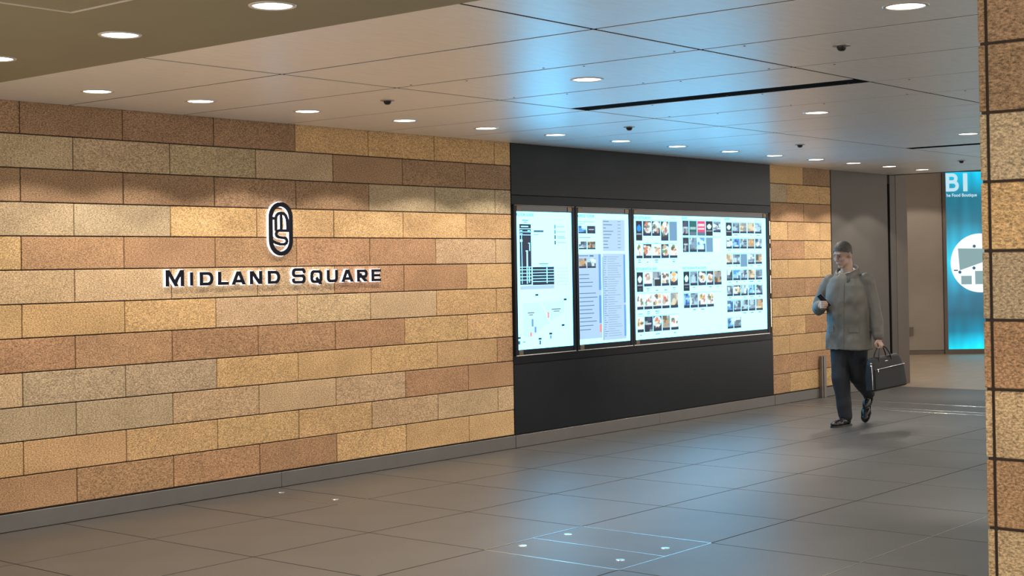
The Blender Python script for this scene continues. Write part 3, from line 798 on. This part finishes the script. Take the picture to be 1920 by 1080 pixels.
def teal_material():
    m, nt, b = new_mat('teal_backlit_acrylic')
    tc = nt.nodes.new('ShaderNodeTexCoord'); sp = nt.nodes.new('ShaderNodeSeparateXYZ')
    nt.links.new(tc.outputs['Object'], sp.inputs[0])
    cr = nt.nodes.new('ShaderNodeValToRGB')
    mr = nt.nodes.new('ShaderNodeMapRange'); mr.inputs[1].default_value = -1.48; mr.inputs[2].default_value = 1.48
    nt.links.new(sp.outputs['Z'], mr.inputs[0]); nt.links.new(mr.outputs[0], cr.inputs[0])
    e = cr.color_ramp.elements
    e[0].position = 0.0; e[0].color = (0.0, 0.80, 1.0, 1)
    e[1].position = 1.0; e[1].color = (0.0, 0.62, 0.95, 1)
    for pos, c in ((0.05, (0.0, 0.50, 0.74, 1)), (0.10, (0.0, 0.20, 0.33, 1)), (0.20, (0.0, 0.09, 0.16, 1)), (0.30, (0.0, 0.14, 0.25, 1)), (0.38, (0.0, 0.30, 0.48, 1)), (0.50, (0.0, 0.64, 0.88, 1)), (0.62, (0.0, 0.34, 0.52, 1)), (0.72, (0.003, 0.14, 0.22, 1)), (0.86, (0.0, 0.14, 0.22, 1))):
        x = e.new(pos); x.color = c
    nz = nt.nodes.new('ShaderNodeTexNoise'); nz.inputs['Scale'].default_value = 2.2; nz.inputs['Detail'].default_value = 1
    mp = nt.nodes.new('ShaderNodeMapping'); mp.inputs['Scale'].default_value = (2.2, 1, 0.5)
    nt.links.new(tc.outputs['Object'], mp.inputs[0]); nt.links.new(mp.outputs[0], nz.inputs['Vector'])
    mr2 = nt.nodes.new('ShaderNodeMapRange'); mr2.inputs[1].default_value = 0.3; mr2.inputs[2].default_value = 0.7; mr2.inputs[3].default_value = 0.75; mr2.inputs[4].default_value = 1.25
    nt.links.new(nz.outputs['Fac'], mr2.inputs[0])
    nt.links.new(cr.outputs[0], b.inputs['Emission Color']); nt.links.new(mr2.outputs[0], b.inputs['Emission Strength'])
    b.inputs['Base Color'].default_value = (0.0, 0.05, 0.07, 1); b.inputs['Roughness'].default_value = 0.15
    return m
M['teal'] = teal_material()
M['sign_white'] = emit('sign_white_print', (0.85, 0.97, 1.0), 1.05, 0.15)
M['sign_grey'] = emit('sign_map_grey', (0.26, 0.40, 0.42), 0.9, 0.15)
M['sign_dot'] = emit('sign_map_dot', (0.05, 0.14, 0.28), 0.8, 0.15)
M['sign_ink'] = emit('sign_dark_print', (0.01, 0.02, 0.03), 0.5, 0.15)
M['sign_text'] = emit('sign_text_print', (0.55, 0.80, 0.88), 0.9, 0.15)
fbox('teal_sheet', 0.650, 2.448, 0.0, 0.03, 0.08, 3.04, M['teal'], sg, 0)
fbox('sign_top_band', 0.650, 2.448, 0.0, 0.03, 3.05, 3.33, simple('teal_dark_band', (0.0, 0.09, 0.13), 0.3), sg, 0)
bm = bmesh.new(); lathe(bm, [(0.492, 0.0), (0.492, 0.004), (0, 0.004)], 64)
cdisc = bm_obj('white_circle', bm, M['sign_white'], sg); cdisc.rotation_euler = (math.pi/2, 0, 0); cdisc.location = (1.209, -0.0005, 1.515)
def spoly(name, pts, mat, y=-0.006, th=0.0015):
    n = len(pts); bm = bmesh.new()
    A = [bm.verts.new((x, y, z)) for x, z in pts]; B = [bm.verts.new((x, y+th, z)) for x, z in pts]
    bm.faces.new(A); bm.faces.new(B[::-1])
    for i in range(n): bm.faces.new((A[i], A[(i+1) % n], B[(i+1) % n], B[i]))
    return bm_obj(name, bm, mat, sg)
spoly('map_shape', [(0.841, 1.762), (1.55, 1.745), (1.52, 1.62), (0.865, 1.395)], M['sign_grey'])
for x, z in ((1.112, 1.795), (1.101, 1.431), (0.865, 1.365)):
    spoly('map_dot', [(x+0.026*math.cos(k*math.pi/8), z+0.026*math.sin(k*math.pi/8)) for k in range(16)], M['sign_dot'], -0.009)
spoly('map_tag', [(0.766, 1.388), (0.834, 1.388), (0.834, 1.405), (0.766, 1.405)], M['sign_ink'], -0.009)
spoly('map_caption', [(0.886, 1.16), (1.06, 1.16), (1.06, 1.302), (0.886, 1.302)], M['sign_grey'])
spoly('map_caption', [(1.118, 1.16), (1.40, 1.16), (1.40, 1.381), (1.118, 1.381)], M['sign_grey'])
# B1 and the line below it
bmB = bmesh.new()
t = 0.055
stroke_mesh(bmB, [[(0.690, 2.716), (0.690, 3.015)], [(0.662, 2.99), (0.77, 2.99)] + arc(0.775, 2.933, 0.056, 0.057, 90, -90, 8) + [(0.662, 2.876)],
                  [(0.662, 2.876), (0.78, 2.876)] + arc(0.787, 2.810, 0.064, 0.066, 90, -90, 8) + [(0.662, 2.744)]], t, -0.006, -0.001)
bm_obj('letter', bmB, M['sign_text'], sg)
spoly('numeral', [(0.948, 2.716), (1.020, 2.716), (1.020, 3.017), (0.948, 3.017)], M['sign_text'])
o = text_mesh('caption_lettering', 'he Food Boutique', 0.075, 0.001, M['sign_text']); link(o, sg); o.location = (0.668, -0.004, 2.628); o.rotation_euler = (math.pi/2, 0, 0); o.scale.x = 0.93
sw = empty('wall_switch', (22.97, 10.59, 0), ANG); tag(sw, 'small bronze service box low on the brown far wall', 'switch box')
box('box_body', -0.06, 0.066, -0.035, 0.0, 0.322, 0.465, M['jamb'], sw, 0.003)
box('box_lip', -0.062, 0.068, -0.04, 0.0, 0.455, 0.470, M['steel'], sw, 0.002)

# ------------------------------------------------------------------ person
from mathutils import noise as mnoise
from mathutils.bvhtree import BVHTree
def capsule(bm, p0, p1, r0, r1, n=14, k=4):
    p0, p1 = Vector(p0), Vector(p1); d = p1-p0; L = d.length
    ax = d.normalized() if L > 1e-6 else Vector((0, 0, 1))
    s = ax.orthogonal().normalized(); t = ax.cross(s)
    prof = [(-r0*math.cos(a), r0*math.sin(a), 0) for a in [math.pi/2*i/k for i in range(k+1)]]
    prof += [(r1*math.sin(a), r1*math.cos(a), 1) for a in [math.pi/2*i/k for i in range(k+1)]]
    rings = []
    for off, r, e in prof:
        c = (p1 if e else p0) + ax*off
        rings.append([bm.verts.new(c)] if r < 1e-5 else [bm.verts.new(c + s*(r*math.cos(2*math.pi*i/n)) + t*(r*math.sin(2*math.pi*i/n))) for i in range(n)])
    stitch(bm, rings)
def stitch(bm, rings):
    for a, b in zip(rings, rings[1:]):
        n = max(len(a), len(b))
        for i in range(n):
            j = (i+1) % n
            if len(a) == 1: bm.faces.new((a[0], b[i], b[j]))
            elif len(b) == 1: bm.faces.new((a[i], b[0], a[j]))
            else: bm.faces.new((a[i], b[i], b[j], a[j]))
def ellipsoid(bm, c, r, mat=None, n=20, k=12):
    c = Vector(c); rings = []
    for i in range(k+1):
        a = math.pi*i/k
        z, q = -math.cos(a), math.sin(a)
        pts = [Vector((0, 0, z*r[2]))] if q < 1e-5 else [Vector((q*r[0]*math.cos(2*math.pi*j/n), q*r[1]*math.sin(2*math.pi*j/n), z*r[2])) for j in range(n)]
        rings.append([bm.verts.new((mat @ (c+p)) if mat else (c+p)) for p in pts])
    stitch(bm, rings)
def loft(bm, rows, n=28, pw=2.4):
    rings = []
    for cx, cy, z, rx, ry in rows:
        R = []
        for i in range(n):
            a = 2*math.pi*i/n; ca, sa = math.cos(a), math.sin(a)
            R.append(bm.verts.new((cx+rx*math.copysign(abs(ca)**(2/pw), ca), cy+ry*math.copysign(abs(sa)**(2/pw), sa), z)))
        rings.append(R)
    stitch(bm, rings)
    bm.faces.new(rings[0][::-1]); bm.faces.new(rings[-1])
def chain(bm, pts):
    for (p, r), (q, t_) in zip(pts, pts[1:]): capsule(bm, p, q, r, t_)
def fuse(name, bm, mat, parent, voxel, smooth=4, wob=0.0, wscale=6.0, wst=(1, 1, 0.5)):
    """merge the overlapping volumes into one continuous smooth skin"""
    bmesh.ops.recalc_face_normals(bm, faces=bm.faces)
    me = bpy.data.meshes.new(name); bm.to_mesh(me); bm.free()
    t_ = bpy.data.objects.new(name, me); COL.objects.link(t_)
    r = t_.modifiers.new('r', 'REMESH'); r.mode = 'VOXEL'; r.voxel_size = voxel
    if smooth:
        m_ = t_.modifiers.new('s', 'SMOOTH'); m_.factor = 0.5; m_.iterations = smooth
    dg = bpy.context.evaluated_depsgraph_get()
    out = bpy.data.meshes.new_from_object(t_.evaluated_get(dg)); out.name = name
    bpy.data.objects.remove(t_); bpy.data.meshes.remove(me)
    if wob:
        nrms = [v.normal.copy() for v in out.vertices]
        for v, vn in zip(out.vertices, nrms):
            p_ = Vector((v.co.x*wscale*wst[0], v.co.y*wscale*wst[1], v.co.z*wscale*wst[2]))
            v.co += vn * (wob*(mnoise.noise(p_) + 0.5*mnoise.noise(p_*2.3)))
    out.materials.clear(); out.materials.append(mat)
    for p in out.polygons: p.use_smooth = True
    o = bpy.data.objects.new(name, out); return link(o, parent)

M['skin'] = simple('skin', (0.42, 0.27, 0.20), 0.5, 0, 0.06, 30)
M['hair'] = simple('grey_brown_hair', (0.085, 0.070, 0.058), 0.6, 0, 0.4, 90, bump=0.5, stretch=(1, 1, 0.2))
M['jacket'] = simple('grey_olive_jacket_cloth', (0.112, 0.103, 0.086), 0.62, 0, 0.10, 9, bump=0.12)
M['jacket_in'] = simple('jacket_collar_lining', (0.03, 0.035, 0.045), 0.7)
M['trouser'] = simple('dark_navy_trouser_cloth', (0.012, 0.014, 0.020), 0.75, 0, 0.15, 20)
M['shoe'] = simple('black_shoe_leather', (0.008, 0.008, 0.008), 0.25, 0, spec=0.5)
M['shirt'] = simple('pale_shirt_cloth', (0.55, 0.50, 0.47), 0.7)
M['eye'] = simple('dark_eye', (0.02, 0.015, 0.012), 0.2)
M['phone'] = simple('phone_glass', (0.01, 0.011, 0.016), 0.12)
M['phone_edge'] = simple('phone_metal_edge', (0.25, 0.26, 0.30), 0.3, 0.8)
M['bag'] = simple('black_nylon', (0.010, 0.010, 0.011), 0.55, 0, 0.2, 120, bump=0.15)
M['silver'] = simple('silver_fitting', (0.80, 0.80, 0.80), 0.25, 1.0)
M['bagstrap'] = simple('black_leather_strap', (0.012, 0.010, 0.009), 0.4)

HB = Vector((0.0, -0.085, 1.645))        # head centre
HM = Matrix.Translation(HB) @ Matrix.Rotation(math.radians(-16), 4, 'Z') @ Matrix.Rotation(math.radians(20), 4, 'X')
R_SH, R_EL, R_WR = (-0.190, 0.010, 1.385), (-0.330, 0.020, 1.125), (-0.165, -0.245, 1.155)
L_SH, L_EL, L_WR = (0.190, 0.010, 1.385), (0.245, 0.050, 1.120), (0.302, 0.005, 0.865)
bm = bmesh.new()
ellipsoid(bm, (0, 0.012, 0.032), (0.074, 0.094, 0.092), HM)
ellipsoid(bm, (0, -0.030, -0.050), (0.056, 0.066, 0.062), HM)
ellipsoid(bm, (0, -0.074, -0.094), (0.026, 0.022, 0.020), HM)
ellipsoid(bm, (0, -0.074, 0.034), (0.050, 0.015, 0.013), HM)
for s_ in (-1, 1):
    ellipsoid(bm, (s_*0.036, -0.062, -0.020), (0.026, 0.026, 0.028), HM)
    ellipsoid(bm, (s_*0.076, 0.012, -0.008), (0.011, 0.021, 0.032), HM)
capsule(bm, HM @ Vector((0, -0.088, 0.018)), HM @ Vector((0, -0.106, -0.022)), 0.008, 0.013)
ellipsoid(bm, (0, -0.096, -0.056), (0.023, 0.008, 0.008), HM)
capsule(bm, HM @ Vector((0, 0.02, -0.06)), (0, 0.0, 1.43), 0.056, 0.062)
loft(bm, [(0, 0, 0.80, 0.14, 0.10), (0, 0, 1.0, 0.135, 0.095), (0, 0, 1.25, 0.15, 0.10), (0, 0, 1.38, 0.15, 0.09), (0, 0, 1.43, 0.08, 0.07)])
chain(bm, [(R_SH, 0.050), (R_EL, 0.042), (R_WR, 0.029)])
chain(bm, [(L_SH, 0.050), (L_EL, 0.042), (L_WR, 0.029)])
chain(bm, [((-0.085, 0.01, 0.86), 0.085), ((-0.062, -0.065, 0.47), 0.055), ((-0.030, -0.020, 0.08), 0.040)])
chain(bm, [((0.085, 0.01, 0.86), 0.085), ((0.045, 0.085, 0.47), 0.055), ((0.012, 0.395, 0.27), 0.040)])
# right hand closed round the phone
ellipsoid(bm, (-0.128, -0.292, 1.166), (0.026, 0.034, 0.040))
capsule(bm, R_WR, (-0.132, -0.285, 1.164), 0.027, 0.028)
for i, (dz, ln) in enumerate(((0.030, 0.92), (0.010, 1.0), (-0.010, 0.96), (-0.029, 0.80))):
    z = 1.168 + dz
    chain(bm, [((-0.122, -0.312, z), 0.0100), ((-0.122+0.028*ln, -0.352, z+0.004), 0.0095), ((-0.122+0.062*ln, -0.352, z+0.006), 0.0088), ((-0.122+0.082*ln, -0.338, z+0.006), 0.0080)])
chain(bm, [((-0.130, -0.280, 1.180), 0.013), ((-0.108, -0.292, 1.208), 0.0110), ((-0.084, -0.300, 1.222), 0.0090)])
# left hand closed round the bag handles
ellipsoid(bm, (0.312, 0.004, 0.818), (0.020, 0.038, 0.040))
capsule(bm, L_WR, (0.310, 0.004, 0.835), 0.027, 0.026)
for i, (dy, ln) in enumerate(((-0.030, 0.95), (-0.010, 1.0), (0.010, 0.97), (0.029, 0.82))):
    y = 0.004 + dy
    chain(bm, [((0.322, y, 0.802), 0.0100), ((0.338, y, 0.780), 0.0095), ((0.330, y, 0.780-0.024*ln), 0.0090), ((0.312, y, 0.782-0.026*ln), 0.0080)])
chain(bm, [((0.306, -0.026, 0.822), 0.013), ((0.292, -0.040, 0.796), 0.0110), ((0.300, -0.036, 0.772), 0.0090)])
person = fuse('person', bm, M['skin'], None, 0.006, 3)
tag(person, 'man in grey jacket and dark trousers walking while looking at his phone', 'person')
person.location = (12.85, 6.54, 0); person.rotation_euler = (0, 0, -math.pi/2)

# face details and hair
for s_ in (-1, 1):
    bm = bmesh.new(); ellipsoid(bm, (s_*0.029, -0.083, 0.012), (0.009, 0.005, 0.0035), HM, 12, 8); bm_obj('eye', bm, M['eye'], person, smooth=True)
    bm = bmesh.new(); capsule(bm, HM @ Vector((s_*0.014, -0.094, 0.030)), HM @ Vector((s_*0.046, -0.082, 0.032)), 0.0035, 0.0025, 8, 3); bm_obj('eyebrow', bm, M['hair'], person, smooth=True)
bm = bmesh.new(); capsule(bm, HM @ Vector((-0.02, -0.104, -0.056)), HM @ Vector((0.02, -0.104, -0.056)), 0.0028, 0.0028, 8, 3); bm_obj('mouth', bm, simple('lips', (0.30, 0.13, 0.10), 0.5), person, smooth=True)
bm = bmesh.new(); n_, k_ = 32, 20; rings = []
for i in range(k_+1):
    a = math.pi*i/k_*0.78
    R = []
    for j in range(n_):
        th = 2*math.pi*j/n_
        x, y = math.sin(a)*math.cos(th), math.sin(a)*math.sin(th)
        z = math.cos(a)
        front = max(0.0, -y)                       # the fringe ends high on the forehead
        lim = 0.70*front - 0.22*(1-front) - 0.50*max(0.0, y) + 0.07*mnoise.noise(Vector((x*14, y*14, 3.1)))
        z = max(z, lim); q = math.sqrt(max(0.0, 1-z*z)); l_ = math.hypot(x, y) or 1
        w_ = 1 + 0.035*mnoise.noise(Vector((x*11, y*7, z*11))) + 0.02*mnoise.noise(Vector((x*26, y*12, z*26)))
        R.append(bm.verts.new(HM @ Vector((x/l_*q*0.0795*w_, 0.013+y/l_*q*0.1000*w_, 0.033+z*0.0985*w_))))
    rings.append(R)
for a, b in zip(rings, rings[1:]):
    for i in range(n_):
        j = (i+1) % n_
        try: bm.faces.new((a[i], b[i], b[j], a[j]))
        except ValueError: pass
hr = bm_obj('hair', bm, M['hair'], person, smooth=True)

# trousers, shoes
bm = bmesh.new()
ellipsoid(bm, (0, 0.01, 0.88), (0.18, 0.125, 0.14))
chain(bm, [((-0.085, 0.01, 0.84), 0.110), ((-0.064, -0.060, 0.47), 0.086), ((-0.034, -0.028, 0.095), 0.066)])
chain(bm, [((0.085, 0.01, 0.84), 0.110), ((0.045, 0.085, 0.47), 0.084), ((0.014, 0.370, 0.285), 0.062)])
fuse('trousers', bm, M['trouser'], person, 0.0085, 4, 0.007, 8.0, (1, 1, 0.7))
def shoe(mat4):
    bm = bmesh.new()
    def V(*c): return mat4 @ Vector(c)
    ellipsoid(bm, (0, 0.045, 0.048), (0.036, 0.042, 0.045), mat4)
    ellipsoid(bm, (0, 0.045, 0.085), (0.038, 0.044, 0.030), mat4)
    ellipsoid(bm, (0, -0.03, 0.050), (0.037, 0.080, 0.042), mat4)
    ellipsoid(bm, (0, -0.115, 0.036), (0.044, 0.075, 0.032), mat4)
    ellipsoid(bm, (0, -0.165, 0.032), (0.038, 0.050, 0.026), mat4)
    o = fuse('shoe', bm, M['shoe'], person, 0.0045, 3)
    pts = [(-0.030, 0.085), (0.030, 0.085), (0.036, 0.04), (0.030, -0.03), (0.046, -0.11), (0.040, -0.17), (0.022, -0.208), (0.0, -0.217), (-0.022, -0.208), (-0.040, -0.17), (-0.046, -0.11), (-0.030, -0.03), (-0.036, 0.04)]
    bm = bmesh.new()
    A = [bm.verts.new(V(x, y, 0.0)) for x, y in pts]; B = [bm.verts.new(V(x, y, 0.018)) for x, y in pts]
    bm.faces.new(A); bm.faces.new(B[::-1])
    for i in range(len(pts)): bm.faces.new((A[i], A[(i+1) % len(pts)], B[(i+1) % len(pts)], B[i]))
    bm_obj('sole', bm, M['bagstrap'], o)
shoe(Matrix.Translation((-0.034, -0.052, 0.0)) @ Matrix.Rotation(math.radians(-6), 4, 'Z'))
shoe(Matrix.Translation((0.006, 0.300, 0.012)) @ Matrix.Rotation(math.radians(62), 4, 'X') @ Matrix.Translation((0, 0.205, 0.0)))

# jacket
bm = bmesh.new()
loft(bm, [(0, 0.005, 0.735, 0.232, 0.178), (0, 0.005, 0.80, 0.230, 0.172), (0, 0.005, 0.95, 0.218, 0.160), (0, 0.0, 1.10, 0.212, 0.150), (0, 0.0, 1.25, 0.215, 0.150), (0, 0.0, 1.35, 0.206, 0.138), (0, 0.0, 1.41, 0.170, 0.115), (0, 0.0, 1.45, 0.115, 0.095), (0, 0.0, 1.475, 0.080, 0.080)])
chain(bm, [(R_SH, 0.078), (R_EL, 0.066), ((-0.190, -0.205, 1.152), 0.056)])
chain(bm, [(L_SH, 0.078), (L_EL, 0.064), ((0.298, 0.008, 0.885), 0.055)])
jk = fuse('jacket', bm, M['jacket'], person, 0.008, 4, 0.014, 8.5, (1, 1, 0.7))
bm = bmesh.new(); bm.from_mesh(jk.data); bvh = BVHTree.FromBMesh(bm); bm.free()
def front(x, z, lift=0.004):
    hit = bvh.ray_cast(Vector((x, -1.0, z)), Vector((0, 1, 0)))
    y = hit[0].y if hit[0] else -0.12
    return Vector((x, y-lift, z))
def strip(name, cols, rows, lift, mat, th=0.004):
    bm = bmesh.new(); F = []; Bk = []
    for z in rows:
        F.append([bm.verts.new(front(x, z, lift)) for x in cols]); Bk.append([bm.verts.new(front(x, z, lift-th)) for x in cols])
    nr, nc = len(rows), len(cols)
    for i in range(nr-1):
        for j in range(nc-1):
            bm.faces.new((F[i][j], F[i][j+1], F[i+1][j+1], F[i+1][j])); bm.faces.new((Bk[i][j], Bk[i+1][j], Bk[i+1][j+1], Bk[i][j+1]))
    for i in range(nr-1):
        bm.faces.new((F[i][0], F[i+1][0], Bk[i+1][0], Bk[i][0])); bm.faces.new((F[i][-1], Bk[i][-1], Bk[i+1][-1], F[i+1][-1]))
    for j in range(nc-1):
        bm.faces.new((F[0][j], Bk[0][j], Bk[0][j+1], F[0][j+1])); bm.faces.new((F[-1][j], F[-1][j+1], Bk[-1][j+1], Bk[-1][j]))
    return bm_obj(name, bm, mat, jk, smooth=False)
strip('front_placket', [-0.018+0.012*i for i in range(5)], [0.75+0.03*i for i in range(22)], 0.004, M['jacket'])
strip('pocket_flap', [0.075+0.03*i for i in range(4)], [0.905+0.02*i for i in range(4)], 0.006, M['jacket'])
strip('pocket_flap', [-0.165+0.03*i for i in range(4)], [0.905+0.02*i for i in range(4)], 0.006, M['jacket'])
def collar(name, prof, a0, a1, mat, parent, th=0.006, n=22):
    """band round the neck; prof(t, s) -> radius, z; angle 0 is the back"""
    bm = bmesh.new(); rows = []
    for i in range(n+1):
        f = i/n; a = math.radians(a0+(a1-a0)*f)
        rows.append([bm.verts.new(c_) for c_ in prof(f, a)])
    m_ = len(rows[0])
    for a, b in zip(rows, rows[1:]):
        for j in range(m_-1): bm.faces.new((a[j], a[j+1], b[j+1], b[j]))
    o = bm_obj(name, bm, mat, parent, smooth=True)
    sd = o.modifiers.new('thick', 'SOLIDIFY'); sd.thickness = th
    return o
def pf(f, a):
    s_ = abs(f*2-1)                     # 0 at the back, 1 at the front ends
    zt = 1.555 - 0.095*s_**1.6; out = []
    for r, dz in ((0.088+0.012*s_, -0.075), (0.082+0.022*s_, -0.02), (0.080+0.030*s_, 0.0), (0.094+0.030*s_, -0.012), (0.122+0.028*s_, -0.060-0.02*s_)):
        out.append(Vector((r*math.sin(a)*1.02, 0.004+r*math.cos(a)*(0.95), zt+dz)))
    return out
collar('collar', pf, -158, 158, M['jacket'], jk)
def pin(f, a):
    s_ = abs(f*2-1); zt = 1.552 - 0.10*s_**1.6
    return [Vector(((0.078+0.02*s_)*math.sin(a), 0.004+(0.076+0.018*s_)*math.cos(a), zt+dz)) for dz in (-0.07, 0.0)]
collar('collar_lining', pin, -155, 155, M['jacket_in'], jk, 0.004)
def psh(f, a):
    s_ = abs(f*2-1); zt = 1.528 - 0.06*s_
    return [Vector(((0.068+0.012*s_)*math.sin(a), 0.0+(0.068+0.024*s_)*math.cos(a), zt+dz)) for dz in (-0.07, 0.0)]
collar('shirt_collar', psh, -172, 172, M['shirt'], person, 0.004)
for p_, q_ in (((-0.190, -0.205, 1.152), (-0.180, -0.223, 1.153)), ((0.298, 0.008, 0.885), (0.301, 0.006, 0.868))):
    bm = bmesh.new(); capsule(bm, p_, q_, 0.052, 0.050); bm_obj('cuff', bm, M['jacket'], jk, smooth=True)

# phone in the right hand
def pworld(v):
    return Vector((12.85 + v[1], 6.54 - v[0], v[2]))
ph = empty('mobile_phone', pworld((-0.078, -0.334, 1.212)))
tag(ph, 'black mobile phone held in the right hand of the walking man', 'phone')
upv = Vector((-0.045, -0.030, 0.062)); upv.normalize()
nrm = Vector((0.25, 0.85, 0.45)); nrm = (nrm - upv*nrm.dot(upv)).normalized(); sd_ = nrm.cross(upv)
def lw(v): return Vector((v.y, -v.x, v.z))
pm = Matrix((lw(sd_), lw(nrm), lw(upv))).transposed()
ph.rotation_euler = pm.to_euler()
box('phone_body', -0.036, 0.036, -0.004, 0.003, -0.074, 0.074, M['phone'], ph, 0.003)
box('phone_rim', -0.0368, 0.0368, -0.0025, 0.0015, -0.0748, 0.0748, M['phone_edge'], ph, 0.001)
box('screen_glass', -0.033, 0.033, 0.003, 0.0036, -0.070, 0.070, M['phone'], ph)

# briefcase
u = Vector((0.953, -0.302, 0)).normalized()
bg = empty('briefcase', (12.925, 6.195, 0.372), math.atan2(u.y, u.x))
bg.rotation_euler = (0, math.radians(-5.0), math.atan2(u.y, u.x))
tag(bg, 'black nylon briefcase with silver zip held in the left hand of the walking man', 'briefcase')
bm = bmesh.new()
loft(bm, [(0.0, 0, 0.0, 0.225, 0.048), (0.0, 0, 0.012, 0.236, 0.055), (0, 0, 0.16, 0.222, 0.054), (-0.006, 0, 0.25, 0.206, 0.044), (-0.008, 0, 0.295, 0.190, 0.030), (-0.008, 0, 0.308, 0.175, 0.020)], 40, 7.0)
bm_obj('bag_body', bm, M['bag'], bg, smooth=False)
bm = bmesh.new(); loft(bm, [(0.004, -0.050, 0.008, 0.205, 0.012), (0.004, -0.052, 0.018, 0.212, 0.014), (0.002, -0.050, 0.195, 0.198, 0.012), (0.002, -0.046, 0.205, 0.192, 0.006)], 32, 7.0)
bm_obj('front_pocket', bm, M['bag'], bg)
bm = bmesh.new(); capsule(bm, (-0.165, -0.0640, 0.203), (0.20, -0.0600, 0.212), 0.0035, 0.0035, 8, 3); zp = bm_obj('zip', bm, M['silver'], bg, smooth=True)
box('zip_pull', -0.170, -0.158, -0.072, -0.066, 0.175, 0.203, M['silver'], zp, 0.002)
bm = bmesh.new(); chain(bm, [((-0.232, -0.047, 0.02), 0.0028), ((-0.222, -0.045, 0.16), 0.0028), ((-0.214, -0.036, 0.235), 0.0028)]); bm_obj('piping', bm, M['silver'], bg, smooth=True)
for z in (0.238, 0.262):
    bm = bmesh.new(); ellipsoid(bm, (-0.214+0.1*(z-0.238), -0.030, z), (0.010, 0.010, 0.009)); bm_obj('ring_fitting', bm, M['silver'], bg, smooth=True)
box('maker_plate', -0.03, 0.005, -0.040, -0.034, 0.262, 0.268, M['silver'], bg, 0.001)
for y in (-0.020, 0.020):
    pts = [(-0.105, y*1.8, 0.270), (-0.098, y*1.4, 0.33), (-0.072, y*0.9, 0.385), (-0.045, y*0.4, 0.402), (-0.010, y*0.4, 0.402), (0.018, y*0.9, 0.385), (0.050, y*1.4, 0.33), (0.062, y*1.8, 0.270)]
    bm = bmesh.new(); chain(bm, [(q_, 0.0065) for q_ in pts]); bm_obj('handle', bm, M['bagstrap'], bg, smooth=True)
